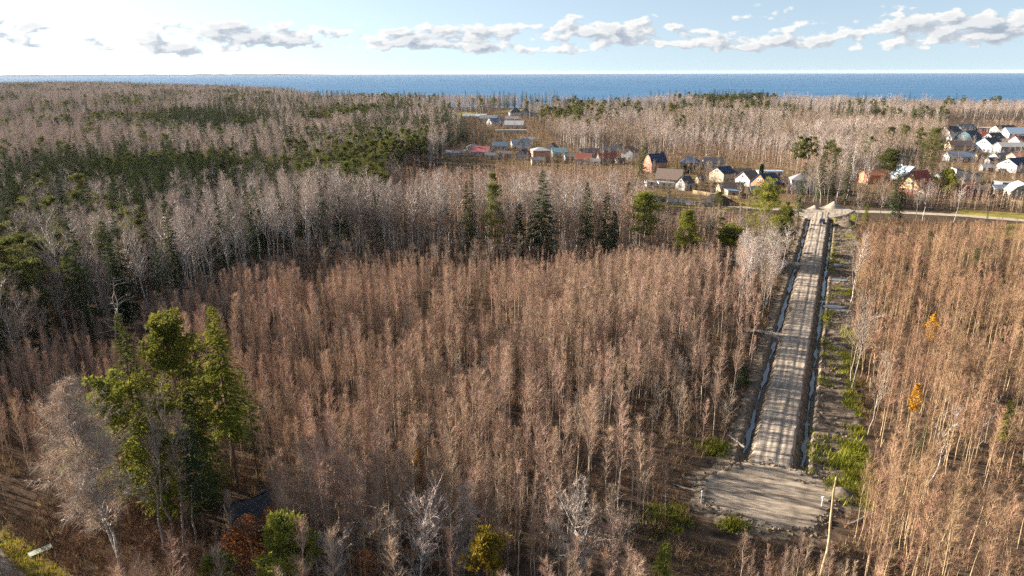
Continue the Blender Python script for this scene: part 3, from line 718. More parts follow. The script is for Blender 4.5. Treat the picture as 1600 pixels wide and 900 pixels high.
# the forest beyond
def forest():
    rng = RN(8)
    for band, (d0, d1, sp, lodfar) in enumerate([(95, 330, 4.0, False), (330, 760, 5.2, True), (760, 3400, 8.0, True)]):
        x, y = jgrid(-d1 * 0.9 - 120, d1 * 0.9, d0 if band else 60, d1, sp, rng); dd = np.hypot(x, y)
        k = (dd >= d0) & (dd < d1) & in_view(x, y, 90 if band == 0 else 30) & (y < np.interp(x, shx, shy) - 12)
        p = np.stack([x[k], y[k]], 1)
        p = p[~any_in(p, [MAIN, RIGHT, MID, BACK, LANEBUF, ROADSIDE, TAN, GAP] + YARD_ALL) & off_road(p)]
        px, py, dep = project(p)
        n = len(p); u = rng.uniform(size=n); c = fbm(p[:, 0] * 0.014, p[:, 1] * 0.014, 60, 4) + rng.normal(0, 0.13, n)
        d = np.hypot(p[:, 0], p[:, 1]); left = px < 760
        thr = np.where(left, np.interp(d, [120, 260, 420, 800, 1500], [0.36, 0.43, 0.57, 0.66, 0.74]), 0.75)
        block = inpoly(px, py, [(540, 300), (668, 300), (668, 222), (560, 212)]) | inpoly(px, py, [(682, 244), (752, 240), (752, 212), (690, 214)]) | inpoly(px, py, [(1085, 172), (1200, 176), (1200, 166), (1085, 164)])
        thr = np.where(block, 0.44, thr)
        con = c > thr; pin = con & (fbm(p[:, 0] * 0.02 + 50, p[:, 1] * 0.02, 61) + rng.normal(0, 0.06, n) > np.where(d < 300, 0.66, 0.56))
        dec = ~con; gr = dec & (np.where(left, fbm(p[:, 0] * 0.01, p[:, 1] * 0.01, 62) > 0.60, fbm(p[:, 0] * 0.02, p[:, 1] * 0.02, 62) > 0.38))
        put('spruce', p[con & ~pin], 16, 25, 10 + band, lodfar); put('pine', p[pin], 14, 19, 20 + band, lodfar)
        put('birch', p[dec & ~gr], 14, 20, 30 + band, lodfar); put('grey', p[gr], 11, 16, 40 + band, lodfar)
forest()
# bare trees, young conifers in the gardens
for i, yd in enumerate(YARDS):
    p = fill(yd, 5.0, 70 + i, lambda x, y: np.full(len(x), 0.6)); put('grey', p, 3.5, 8.5, 70 + i, True)
    p = fill(yd, 12.0, 80 + i, lambda x, y: np.full(len(x), 0.4)); put('spruce', p, 2.5, 8, 80 + i, True)
# conifers in the young stands
p = fill(RIGHT, 11, 91, lambda x, y: np.full(len(x), 0.35)); p = p[off_road(p)]; put('spruce', p, 2.5, 6, 91)
p = fill(MID, 9, 92, lambda x, y: np.full(len(x), 0.35)); p = p[off_road(p)]; put('pine', p, 6, 11, 92)

LANDMARK_FEET = []
NAMES = {'sapling': ('sapling', 'bare tree'), 'young_birch': ('young_birch', 'birch'), 'birch': ('birch_tree', 'birch'), 'grey': ('bare_tree', 'bare tree'), 'spruce': ('spruce_tree', 'spruce'), 'pine': ('pine_tree', 'pine')}
def pick(v, table):
    for lim, txt in table:
        if v < lim: return txt
    return table[-1][1]
def zone(key, px, py, h):
    """label and group of one tree of a crowd, from its size and from what it stands near"""
    if key == 'sapling':
        size = 'short' if h < 7 else ('middling' if h < 10 else 'tall')
        where = pick(px, [(150, 'beside the drooping birch at the lower left'), (300, 'around the lower left pine clump'), (430, 'by the ruined shed'), (560, 'right of the ruined shed'), (690, 'behind the wide bare willow at the bottom'), (800, 'behind the golden young pine at the bottom'),
                          (920, 'behind the pale willow at the bottom'), (1050, 'left of the dirt pad'), (1200, 'below the left half of the dirt pad'), (1700, 'below the right half of the dirt pad')])
        return '%s thin reddish brown bare sapling %s' % (size, where), 'saplings ' + where
    if key == 'young_birch':
        size = 'short' if h < 9 else ('middling' if h < 11.5 else 'tall')
        where = pick(px, [(1335, 'just right of the leaning broken trunk'), (1400, 'below the bright green patch'), (1470, 'right of the bright green patch'), (1540, 'towards the right edge'), (1700, 'at the right edge')]) + (' near the bottom' if py > 900 else (' beside the crooked white birches' if py > 760 else ' near the yellow-leaved birches'))
        return '%s slender bare birch %s' % (size, where), 'young birches ' + where
    if key == 'birch' and px > 1100: return 'pale tall bare birch in the group beside the gravel road', 'pale birches beside the road'
    if key == 'birch' and px > 465:
        where = pick(px, [(600, 'at the left end'), (720, 'left of the narrow dark spruce'), (790, 'near the columnar yellowish pine'), (870, 'beside the broad dark spruce'), (940, 'between the dark spruces'), (1100, 'at the right end')])
        return 'tall white-trunked bare birch of the middle row, ' + where, 'middle row birches ' + where
    if key == 'spruce' and px > 1230:
        where = 'near the lane' if py < 430 else ('halfway down' if py < 650 else 'near the bottom')
        return 'small dark young spruce among the birches right of the road, ' + where, 'young spruces right of the road ' + where
    if key == 'pine' and px > 900: return 'small green pine in the brush between the track and the village lane', 'young pines by the lane'
    if key == 'grey' and py > 405 and px > 215:
        where = pick(px, [(430, 'near the ruined shed'), (600, 'right of the ruined shed'), (800, 'in the middle of the thicket'), (1000, 'left of the gravel road'), (1700, 'close to the left road bank')]) + (' near the bottom' if py > 760 else (' halfway up' if py > 560 else ' towards the white birch row'))
        return '%s bushy bare grey-brown tree %s' % ('low' if h < 7 else 'taller', where), 'bushy thicket trees ' + where
    what = {'birch': 'pale bare birch', 'grey': 'bare brown tree', 'spruce': 'dark green spruce', 'pine': 'dull green pine'}[key]
    tall = 'shorter' if h < {'birch': 16.5, 'grey': 13, 'spruce': 19.5, 'pine': 16.5}[key] else 'taller'
    depth = 'fronting' if py > 470 - px * 0.17 else ('inside' if py > 380 - px * 0.1 else 'deep in')
    where = pick(px, [(60, 'the forest at the left edge'), (160, 'the forest behind the broad arching birch'), (240, 'the forest behind the dead snags'), (330, 'the forest behind the leaning edge birches'), (480, 'the forest left of the white birch row'), (640, 'the forest behind the white birch row'), (1700, 'the woods beyond the white birch row')])
    return '%s %s %s %s' % (tall, what, depth, where), '%s %s %s' % (what, depth, where)
MASS = {'sapling': ('sapling_thicket', 'dense brown thicket of bare saplings', 'thicket'), 'young_birch': ('young_birch_stand', 'golden brown stand of bare young birches', 'birch stand'),
        'birch': ('birch_wood', 'pale bare birches of the wood', 'birch wood'), 'grey': ('bare_wood', 'grey brown bare broadleaf wood', 'wood'),
        'spruce': ('spruce_wood', 'dark green spruces of the forest', 'spruce forest'), 'pine': ('pine_wood', 'green pines of the forest', 'pine forest')}
def grow():
    feet = np.array(LANDMARK_FEET) if LANDMARK_FEET else np.zeros((0, 3))
    for key, lst in SPOTS.items():
        a = np.concatenate(lst) if lst else np.zeros((0, 3))
        for fx, fy, fr in feet: a = a[np.hypot(a[:, 0] - fx, a[:, 1] - fy) > fr]
        px, py, dep = project(a[:, :2]); tx, ty, _ = project(a[:, :2], a[:, 2])
        inside = (px > 5) & (px < 1595) & (ty < 880) & (ty > 0)
        size = np.where(inside, a[:, 2] / dep, -1); order = np.argsort(-size); n_in = min(300, int(inside.sum()))
        rng = RN(hash(key) % 1000 if False else len(key) * 13 + 5)
        kd = K[key]; ch = order[:n_in]
        for i in ch:
            lab, grp = zone(key, px[i], py[i], a[i, 2])
            plant(NAMES[key][0], kd, int(rng.integers(0, len(kd.trunk))), a[i, 0], a[i, 1], a[i, 2], lab, NAMES[key][1], grp, rng.uniform(0, 6.28), wide=rng.uniform(0.88, 1.15), tilt=(rng.normal(0, 0.025), rng.normal(0, 0.025)))
        rest = np.ones(len(a), bool); rest[ch] = False; b = a[rest]
        nm, lab, cat = MASS[key]
        if len(b): scatter(nm, b[:, :2], b[:, 2], kd.whole, kd.h, lab + ' behind the nearest trees', cat, seed=len(key))
        print(key, 'individuals', n_in, 'mass', len(b))
    for key, lst in FARS.items():
        if not lst: continue
        a = np.concatenate(lst); kd = F[key]; nm, lab, cat = MASS[key]
        for fx, fy, fr in feet: a = a[np.hypot(a[:, 0] - fx, a[:, 1] - fy) > fr * 0.8]
        scatter('distant_' + nm, a[:, :2], a[:, 2], kd.whole, kd.h, lab + ' in the distance', cat, seed=len(key) + 50)
        print('far', key, len(a))
# ------------------------------------------------------------------ houses
def wall_mat(c): 
    k = 'wall_%02x%02x%02x' % tuple(int(a * 255) for a in c)
    return M[k] if k in M else material(k, c, tuple(a * 0.86 for a in c), 5.0, rough=0.9, spec=0.1, kind='pbr', lo=0.3, hi=0.8)
def roof_mat(c):
    k = 'roof_%02x%02x%02x' % tuple(int(a * 255) for a in c)
    return M[k] if k in M else material(k, c, tuple(a * 0.75 for a in c), 4.0, rough=0.85, kind='pbr', spec=0.12, stretch=(4, 0.6, 1), lo=0.3, hi=0.75)
material('window_frame', (0.72, 0.70, 0.66)); material('window_glass', (0.03, 0.04, 0.05), kind='pbr', rough=0.12, spec=0.7)
material('door_wood', (0.16, 0.10, 0.06), (0.11, 0.07, 0.04), 4.0); material('chimney_brick', (0.33, 0.17, 0.12), (0.24, 0.12, 0.09), 6.0)
def frame_mesh():
    m = MB(); w, h, t, d = 0.55, 0.65, 0.10, 0.07
    m.box(-w, w, -d, 0.0, h - t, h); m.box(-w, w, -d, 0.0, -h, -h + t); m.box(-w, -w + t, -d, 0.0, -h + t, h - t); m.box(w - t, w, -d, 0.0, -h + t, h - t); m.box(-0.03, 0.03, -d * 0.9, 0.0, -h + t, h - t)
    return m.mesh('window', ['window_frame'])
FRAME = frame_mesh()
_m = MB(); _m.box(-0.46, 0.46, -0.03, 0.0, -0.56, 0.56); PANE = _m.mesh('pane', ['window_glass'])
_m = MB(); _m.box(-0.5, 0.5, -0.06, 0, 0, 2.05); _m.box(0.34, 0.42, -0.11, -0.06, 0.95, 1.05); DOOR = _m.mesh('door', ['door_wood'])
_m = MB(); _m.box(-0.32, 0.32, -0.32, 0.32, -1.3, 0.9); _m.box(-0.4, 0.4, -0.4, 0.4, 0.9, 1.0); CHIM = _m.mesh('chimney', ['chimney_brick'])
def house(px, py, w, d, h, rh, typ, yaw, wc, rc, label, cat='house', gable=None, chim=0, win=True, door=True, name=None, over=0.35, dormer=False):
    x, y = P(px, py); yw = R(yaw)
    e = link(name or cat.replace(' ', '_'), None, None, (x, y, 0.0), yw); tag(e, label, cat, 'buildings of the village')
    W, D = w / 2, d / 2; wm = MB(); wm.box(-W, W, -D, D, -0.3, h)
    rm = MB(); th = 0.16
    def slab(a, b, c, dd):       # thick sheet from four corners
        q = [Vector(p) for p in (a, b, c, dd)]; nn = (q[1] - q[0]).cross(q[3] - q[0]).normalized() * th
        if nn.z < 0: nn = -nn
        rm.poly([tuple(p) for p in q] + [tuple(p + nn) for p in q], [(3, 2, 1, 0), (4, 5, 6, 7), (0, 1, 5, 4), (1, 2, 6, 5), (2, 3, 7, 6), (3, 0, 4, 7)])
    o = over; top = h + rh
    if typ in ('gable', 'aframe'):
        for sx in (-W, W):
            g = MB(); i_ = sx - math.copysign(0.12, sx); g.poly([(sx, -D, h), (sx, D, h), (sx, 0, top), (i_, -D, h), (i_, D, h), (i_, 0, top)], [(0, 1, 2), (5, 4, 3), (0, 3, 4, 1), (1, 4, 5, 2), (2, 5, 3, 0)])
            link('gable', g.mesh('gable', [wall_mat(gable or wc)]), e)
        sl = rh / D
        for s in (-1, 1): slab((-W - o, s * (D + o), h - sl * o + 0.02), (W + o, s * (D + o), h - sl * o + 0.02), (W + o, 0, top + 0.02), (-W - o, 0, top + 0.02))
    elif typ == 'hip':
        k = max(0.2, W - D) ; c = [(-W - o, -D - o, h), (W + o, -D - o, h), (W + o, D + o, h), (-W - o, D + o, h)]; r0, r1 = (-k, 0, top), (k, 0, top)
        v = c + [r0, r1] + [(a, b, z - th) for a, b, z in c]
        rm.poly(v, [(0, 1, 5, 4), (2, 3, 4, 5), (1, 2, 5), (3, 0, 4), (6, 7, 1, 0), (7, 8, 2, 1), (8, 9, 3, 2), (9, 6, 0, 3), (9, 8, 7, 6)])
    elif typ == 'mono':
        sl = rh / w; g = MB(); g.poly([(-W, -D, h), (W, -D, h), (-W, -D, top), (-W, D, h), (W, D, h), (-W, D, top)], [(0, 1, 2), (5, 4, 3), (0, 2, 5, 3)])
        link('gable', g.mesh('gable', [wall_mat(gable or wc)]), e)
        slab((-W - o, -D - o, top + sl * o + 0.02), (W + o, -D - o, h - sl * o + 0.02), (W + o, D + o, h - sl * o + 0.02), (-W - o, D + o, top + sl * o + 0.02))
    elif typ == 'gambrel':
        g = MB(); z1 = h + rh * 0.62; y1 = D * 0.62
        for sx in (-W, W):
            g = MB(); i_ = sx - math.copysign(0.12, sx); q = [(-D, h), (D, h), (y1, z1), (0, top), (-y1, z1)]
            g.poly([(sx, a, b) for a, b in q] + [(i_, a, b) for a, b in q], [(0, 1, 2, 3, 4), (9, 8, 7, 6, 5)]); link('gable', g.mesh('gable', [wall_mat(gable or wc)]), e)
        for s in (-1, 1):
            slab((-W - o, s * (D + 0.15), h - 0.2), (W + o, s * (D + 0.15), h - 0.2), (W + o, s * y1, z1 + 0.02), (-W - o, s * y1, z1 + 0.02)); slab((-W - o, s * y1, z1 + 0.02), (W + o, s * y1, z1 + 0.02), (W + o, 0, top + 0.02), (-W - o, 0, top + 0.02))
    else:
        rm.box(-W - 0.2, W + 0.2, -D - 0.2, D + 0.2, h + 0.003, h + 0.25); 
    link('wall', wm.mesh('wall', [wall_mat(wc)]), e)
    rf = link('roof', rm.mesh('roof', [roof_mat(rc)]), e)
    for i in range(chim): c = link('chimney', CHIM, rf, ((-0.25 + 0.5 * i) * w * 0.7, 0.25 * D, top - (0.25 * rh if typ != 'flat' else -0.2)))
    if win:
        fl = max(1, int(h / 2.5))
        for (nx, ny, half, dist, ang) in ((0, -1, W, D, 0), (1, 0, D, W, math.pi / 2), (-1, 0, D, W, -math.pi / 2)):
            # only walls that can face the camera side
            gx, gy = nx * math.cos(yw) - ny * math.sin(yw), nx * math.sin(yw) + ny * math.cos(yw)
            if gx * -x + gy * -y < 0: continue
            n = max(1, int(half * 2 / 2.9))
            levels = [1.55 + 2.6 * f for f in range(fl)]
            extra = [h + rh * 0.34] if (typ in ('gable', 'aframe', 'gambrel') and nx != 0 and rh > 2.2) else []
            for f in levels + extra:
                for i in range(n if f not in extra else max(1, min(2, n - 1))):
                    m_ = n if f not in extra else max(1, min(2, n - 1)); off = (i - (m_ - 1) / 2) * min(2.6, half * 2 / n) * (0.55 if f in extra else 1)
                    if f == levels[0] and door and nx == 0 and i == n - 1:
                        link('door', DOOR, e, (off, -dist - 0.004, 0.1)); continue
                    lx, ly = (off, -dist - 0.004) if nx == 0 else (nx * (dist + 0.004), nx * off)
                    wn = link('window', FRAME, e, (lx, ly, f)); wn.rotation_euler = (0, 0, ang); link('pane', PANE, wn)
    LANDMARK_FEET.append((x, y, max(w, d) * 0.75)); return e
WH, CR, GRY, LBL = (0.46, 0.445, 0.42), (0.42, 0.34, 0.23), (0.24, 0.235, 0.23), (0.32, 0.40, 0.48)
NVY, DGR, BRN, RED, ORG, LGR, BLU = (0.045, 0.065, 0.11), (0.085, 0.085, 0.095), (0.20, 0.15, 0.12), (0.29, 0.10, 0.075), (0.48, 0.20, 0.11), (0.36, 0.36, 0.36), (0.16, 0.24, 0.34)
BRK = (0.40, 0.19, 0.12)
def houses():
    H = house
    # by the pond and along the lane
    H(1023, 268, 9, 8, 5.2, 4.0, 'gambrel', 20, BRK, NVY, 'tall house with brick red gable and stepped navy roof behind the tall spruce', gable=BRK)
    H(1046, 288, 11.5, 8, 3.0, 4.0, 'gable', -25, CR, BRN, 'long cream house with brown roof and pale blue gable near the pond', gable=LBL, chim=1)
    H(1069, 296, 6, 5, 3.2, 2.6, 'gable', 40, WH, DGR, 'small white cottage with dark gable window above the pond')
    H(1040, 293, 7, 3, 2.1, 0.5, 'mono', 0, WH, LGR, 'low white shed in front of the long brown-roofed house', 'shed', door=False)
    H(1015, 292, 4, 4, 2.2, 0.6, 'mono', 10, GRY, LBL, 'small grey shed at the foot of the tall spruce', 'shed')
    H(1078, 263, 10, 8, 3.4, 3.0, 'hip', -18, CR, NVY, 'cream house with dark navy hipped roof and two dark thujas', chim=1)
    H(1113, 264, 10, 7, 3.6, 2.4, 'gable', -8, WH, DGR, 'white house with dark grey roof, farthest back by the meadow', chim=1)
    H(1128, 283, 8, 9, 4.2, 2.6, 'gable', 30, CR, NVY, 'cream gabled house with navy roof above the tan fence')
    H(1152, 281, 12, 7, 3.0, 2.4, 'gable', 4, CR, BRN, 'long house with tan brown roof and brick chimney in the row', chim=1)
    H(1168, 289, 8, 8, 3.2, 3.2, 'gable', 34, WH, BRN, 'white house with tan roof left of the brick gable')
    H(1196, 298, 9, 9, 3.6, 4.0, 'gable', 30, BRK, NVY, 'brick gabled house with steep navy roof behind the big bushy pine', gable=BRK)
    H(1202, 276, 12, 5, 2.8, 0.4, 'flat', -4, WH, LBL, 'low white garage block behind the brick gabled house', 'garage')
    H(1250, 300, 9, 8, 5.6, 2.6, 'hip', -14, WH, GRY, 'white two-storey house with grey roof left of the lone birch', chim=1)
    H(1140, 303, 10, 6, 2.6, 2.2, 'gable', 2, CR, BRN, 'low brown-roofed house in front of the row, near the tan fence')
    H(1143, 308, 5, 4, 2.6, 0.5, 'mono', 5, CR, BLU, 'small cream garage with blue-grey roof beside the lane', 'garage')
    H(1026, 316, 7.5, 3.6, 2.4, 0.4, 'flat', -12, LGR, BRN, 'pale grey boat shed at the edge of the pond', 'shed', win=False)
    # the left-hand hamlet
    H(844, 252, 10, 9, 6.6, 1.6, 'hip', 8, BRK, LGR, 'tall brick house with pale grey roof, biggest of the left hamlet')
    H(840, 258, 7, 5, 3.0, 1.4, 'gable', 6, CR, GRY, 'cream annex with grey roof in front of the tall brick house', 'annex')
    H(818, 250, 8, 7, 3.4, 2.8, 'gable', 70, LGR, DGR, 'grey gabled house left of the tall brick house')
    H(820, 233, 9, 8, 3.6, 3.6, 'gable', 66, LBL, LGR, 'pale blue gabled house behind the tall brick house')
    H(808, 231, 8, 7, 3.2, 2.6, 'gable', 10, WH, LGR, 'white house with pale roof left of the pale blue gable')
    H(863, 240, 8, 7, 3.4, 3.2, 'gable', 74, WH, DGR, 'white gabled cottage right of the tall brick house')
    H(874, 245, 9, 7, 3.2, 2.2, 'gable', 4, LBL, (0.22, 0.40, 0.44), 'house with teal blue roof right of the tall brick house')
    H(912, 256, 9, 8, 3.0, 3.0, 'gable', -12, WH, RED, 'low house with wide red roof at the thicket edge, left of two', chim=1)
    H(948, 255, 10, 8, 3.0, 2.8, 'gable', 6, CR, RED, 'long house with dull red roof at the thicket edge, right of two', chim=1)
    H(922, 245, 12, 6, 3.0, 2.0, 'gable', 0, GRY, DGR, 'dark-roofed outbuilding behind the left red roof', 'outbuilding')
    H(957, 243, 11, 7, 3.4, 2.2, 'gable', -6, BRK, DGR, 'dark-roofed house with white chimney behind the right red roof', chim=1)
    H(983, 250, 8, 7, 4.6, 2.8, 'gable', 60, WH, BRN, 'white house with dark brown roof left of the tall spruce')
    H(752, 243, 11, 8, 2.8, 2.8, 'gable', -16, WH, (0.38, 0.12, 0.13), 'house with pinkish red roof below the spruces of the left hamlet')
    H(740, 237, 9, 8, 3.0, 2.4, 'hip', 6, (0.40, 0.50, 0.48), GRY, 'grey-green hip-roofed house behind the pinkish red roof')
    H(781, 234, 10, 7, 2.8, 2.4, 'gable', 0, WH, BLU, 'house with blue roof among the bare orchard trees')
    H(712, 244, 12, 6, 2.6, 1.2, 'gable', 4, LGR, (0.45, 0.36, 0.36), 'low pale shed at the left end of the hamlet', 'shed')
    H(788, 246, 9, 5, 2.6, 1.4, 'gable', -4, LGR, BRN, 'low brown-roofed shed right of the blue roof', 'shed')
    # far fields
    H(805, 182, 14, 12, 5.0, 5.0, 'hip', 10, WH, DGR, 'white far house with dark roof at the yellow field')
    H(821, 182, 12, 10, 4.5, 4.0, 'gable', 70, LGR, DGR, 'small dark-roofed far house right of the white one at the field')
    H(838, 181, 14, 10, 4.0, 3.0, 'gable', 5, GRY, GRY, 'grey far house at the right end of the yellow field')
    H(856, 182, 14, 10, 3.6, 3.0, 'gable', -5, GRY, DGR, 'low dark far house by the lone dark tree')
    H(697, 181, 18, 10, 4.0, 5.0, 'gable', 20, WH, LGR, 'pale far house at the left end of the narrow yellow field')
    H(742, 186, 26, 8, 3.4, 2.0, 'gable', -4, WH, (0.50, 0.55, 0.52), 'long pale greenhouse beside the narrow yellow field', 'greenhouse', door=False)
    H(804, 200, 18, 12, 3.2, 3.4, 'gable', -10, WH, LGR, 'wide pale-roofed house in the middle of the far gardens')
    H(774, 196, 14, 10, 3.6, 3.4, 'gable', 30, WH, BLU, 'blue-roofed house left of the wide pale roof')
    H(764, 190, 18, 10, 3.6, 3.0, 'gable', -8, LGR, GRY, 'grey house behind the blue-roofed one in the far gardens')
    H(798, 208, 26, 5, 2.6, 0.4, 'flat', -2, WH, LGR, 'long low white shed below the wide pale roof', 'shed', win=False)
    H(800, 190, 14, 8, 3.0, 2.4, 'gable', 0, WH, LGR, 'small white house between the far house and the wide pale roof')
    # right-hand village
    H(1361, 286, 9, 6, 4.0, 1.6, 'gable', 6, ORG, (0.45, 0.18, 0.10), 'orange shed beside the tall pale birches', 'shed', win=False)
    H(1414, 281, 9, 9, 2.6, 4.0, 'gable', 100, LGR, (0.55, 0.62, 0.70), 'shed with shiny pale metal roof left of the red steep-roofed house', 'shed')
    H(1431, 302, 9.5, 10, 2.2, 7.4, 'aframe', 26, (0.38, 0.10, 0.07), (0.36, 0.09, 0.06), 'steep red-roofed house with tan wooden gable', gable=(0.45, 0.31, 0.17))
    H(1457, 300, 7, 6, 3.4, 1.4, 'gable', -6, (0.52, 0.60, 0.68), RED, 'small pale blue cottage with red roof right of the steep red house')
    H(1507, 284, 11, 8, 3.4, 2.8, 'mono', -14, WH, NVY, 'white house with single-slope navy roof')
    H(1583, 268, 13, 10, 4.0, 3.0, 'gable', 25, WH, NVY, 'large white gabled house with chimney at the right side', chim=1)
    H(1497, 252, 14, 7, 3.0, 2.6, 'gable', -3, WH, (0.26, 0.29, 0.34), 'white house with blue-grey roof, front of the stepped pair')
    H(1497, 236, 14, 8, 3.6, 3.0, 'gable', -3, CR, (0.20, 0.14, 0.12), 'house with dark brown roof, back of the stepped pair', chim=1)
    H(1497, 225, 13, 8, 3.6, 3.4, 'gable', -5, WH, (0.36, 0.36, 0.35), 'house with light grey roof behind the stepped pair')
    H(1543, 237, 12, 12, 4.6, 4.4, 'gable', 25, (0.48, 0.62, 0.76), DGR, 'pale blue gabled house with dark roof')
    H(1578, 241, 17, 9, 5.0, 2.2, 'gable', -4, GRY, (0.38, 0.36, 0.35), 'big two-storey grey house with grey roof')
    H(1529, 221, 15, 10, 3.6, 4.0, 'hip', -3, BRK, (0.50, 0.10, 0.06), 'house with bright red hipped roof')
    H(1511, 227, 13, 12, 4.6, 5.4, 'gambrel', 30, (0.10, 0.15, 0.17), (0.06, 0.085, 0.10), 'dark teal house with stepped roof left of the bright red roof')
    H(1482, 215, 13, 11, 5.0, 3.6, 'gable', 20, WH, DGR, 'white house with dark roof at the upper left of the village')
    H(1544, 207, 24, 9, 4.0, 0.4, 'flat', -3, GRY, WH, 'long building with flat white roof at the top of the village', 'building')
    H(1590, 216, 22, 12, 4.0, 4.0, 'gable', 0, LBL, (0.42, 0.55, 0.66), 'long house with pale blue roof at the right edge')
    H(1597, 229, 14, 10, 3.6, 3.6, 'gable', 10, WH, (0.30, 0.10, 0.11), 'house with maroon roof at the right edge')
    H(1550, 224, 13, 9, 3.8, 3.6, 'gable', 25, (0.50, 0.48, 0.58), DGR, 'lilac-grey gabled house above the pale blue one')
    H(1506, 207, 14, 9, 4.0, 3.0, 'gable', 8, LBL, GRY, 'blue-grey house behind the dark teal one')
    H(1567, 209, 18, 10, 3.6, 3.2, 'gable', 12, WH, DGR, 'house with dark roof right of the flat white roof')
    H(1592, 309, 10, 9, 2.8, 3.4, 'gambrel', 70, CR, LGR, 'house with pale rounded roof above the lane at the right edge')
    H(1506, 305, 9, 5, 3.0, 1.6, 'gable', 0, (0.34, 0.12, 0.10), RED, 'dull red shed half hidden by saplings, left of two', 'shed')
    H(1529, 306, 8, 5, 2.8, 1.6, 'gable', -6, (0.34, 0.12, 0.10), BRN, 'dull red shed half hidden by saplings, right of two', 'shed')
    H(1402, 256, 10, 7, 4.4, 1.0, 'mono', -10, (0.24, 0.26, 0.30), DGR, 'dark grey-blue shed behind the small green meadow', 'shed')
    H(1578, 296, 12, 5, 2.6, 0.8, 'mono', 4, GRY, LGR, 'long low shed with pale roof left of the rounded roof', 'shed')
    H(1562, 252, 10, 6, 2.8, 2.0, 'gable', 14, WH, GRY, 'small white outbuilding above the large white gabled house', 'outbuilding')
    H(1592, 256, 10, 8, 4.0, 2.0, 'gable', 0, CR, BRK, 'cream house with brick red roof behind the large white gable')
houses()
for px, py, w, yw, wc, rc, lb in ((1095, 286, 4, 10, CR, BRN, 'small brown-roofed garden shed between the white cottage and the cream gable'), (1058, 279, 4, -10, GRY, DGR, 'small dark garden shed right of the long brown roof'), (1178, 304, 4, 5, CR, LGR, 'small pale shed left of the brick gabled house'), (1222, 292, 5, -8, BRK, BRN, 'small brick shed between the brick gable and the white two-storey house'),
        (1470, 282, 5, 10, (0.14, 0.18, 0.16), DGR, 'small dark green shed left of the single-slope white house'), (1540, 268, 5, -6, GRY, LGR, 'small pale-roofed shed left of the large white gable'), (1548, 256, 5, 8, GRY, DGR, 'small dark-roofed shed above the garden trees of the right village'), (1530, 250, 5, 4, CR, BRN, 'small brown garden shed right of the stepped pair'), (1558, 302, 5, 0, WH, LBL, 'small white shed in the gardens above the lane fence'), (1446, 308, 5, 12, WH, RED, 'small red-roofed hut in front of the steep red house'),
        (890, 250, 6, 6, WH, GRY, 'small white shed between the teal roof and the left red roof'), (930, 258, 5, -5, WH, LGR, 'small pale shed between the two red roofs'), (968, 257, 5, 10, GRY, BRN, 'small grey shed right of the right red roof'), (766, 248, 6, 0, WH, GRY, 'small white shed right of the pinkish red roof'), (828, 222, 7, 5, WH, LGR, 'small white shed behind the pale blue gable')):
    house(px, py, w, w * 0.75, 2.3, 1.3, 'gable', yw, wc, rc, lb, 'shed')
# ---- trees that stand out, each with its own shape
def lm(name, shape, bark, leaf, px, py, top, label, cat, ref=None, clear=2.0, group=None, rotz=0.0, z=0.0):
    """a tree at the picture's foot point (px, py) that reaches up to row top; shape(h) gives trunk and crown"""
    x, y = P(px, py); h = height_to(px, py, top); T, C = shape(h)
    e = bpy.data.objects.new(name, None); COL.objects.link(e); e.location = (x, y, z); e.rotation_euler = (0, 0, rotz)
    tag(e, label, cat, group)
    link('trunk', T.mesh(name + '_trunk', [bark], True), e); link('crown', C.mesh(name + '_crown', [leaf]), e)
    LANDMARK_FEET.append((x, y, clear)); return e
def two(*parts):
    T, C = MB(), MB()
    for t, c in parts: T.merge(t, 0); C.merge(c, 0)
    return T, C
r_ = RN
lm('birch_tree', lambda h: big_tree(r_(306), h, nb=70, sec=12, tw=24, t0=0.24, wid=0.20, ww=0.030, droop=0.6, stems=2, lean=(-0.13, 0.0), shape=0.7, tl=1.35, r0=0.007), 'birch_bark', 'tan_twig', 188, 892, 612, 'large drooping bare birch with two white stems beside the corner lane', 'birch', clear=6.5)
lm('pine_tree', lambda h: pine(r_(302), h, bare=0.36, nb=44, wid=0.16, clumps=7, per=50, cr=0.72, shape=0.8), 'pine_bark', 'bright_needle', 300, 800, 498, 'bright yellow-green pine, tallest crown of the lower left clump', 'pine', clear=3)
lm('spruce_tree', lambda h: spruce(r_(303), h, rad=0.17, bare=0.34, whorls=44, per=7, sprays=13), 'conifer_bark', 'bright_needle', 374, 770, 479, 'tall spruce with long bare lower trunk behind the ruined shed', 'spruce', clear=3)
lm('spruce_tree', lambda h: spruce(r_(304), h, rad=0.14, bare=0.2, whorls=40, per=6, sprays=10, thin=0.8), 'conifer_bark', 'pine_needle', 240, 800, 489, 'thin brownish spruce on the left side of the bright pine', 'spruce', clear=3)
lm('pine_tree', lambda h: pine(r_(305), h, bare=0.25, nb=36, wid=0.22, clumps=6, per=50, cr=0.75), 'pine_bark', 'bright_needle', 205, 828, 600, 'shorter broad green pine between the drooping birch and the clump', 'pine', clear=3)
for i, (px, py, tp, lb) in enumerate([(288, 862, 598, 'tallest bare grey aspen in the lower left clump'), (308, 858, 640, 'slim bare grey aspen directly left of the slim spruce in the clump'), (255, 868, 655, 'bare grey aspen nearest the drooping birch in the clump'), (272, 835, 620, 'bare grey aspen with forked crown behind the other clump aspens')]):
    lm('aspen_tree', lambda h: big_tree(r_(310 + i), h, nb=26, sec=5, tw=9, t0=0.35, wid=0.13, droop=-0.1, elev=(45, 75), wander=0.015, ww=0.014), 'grey_bark', 'grey_twig', px, py, tp, lb, 'aspen', clear=2)
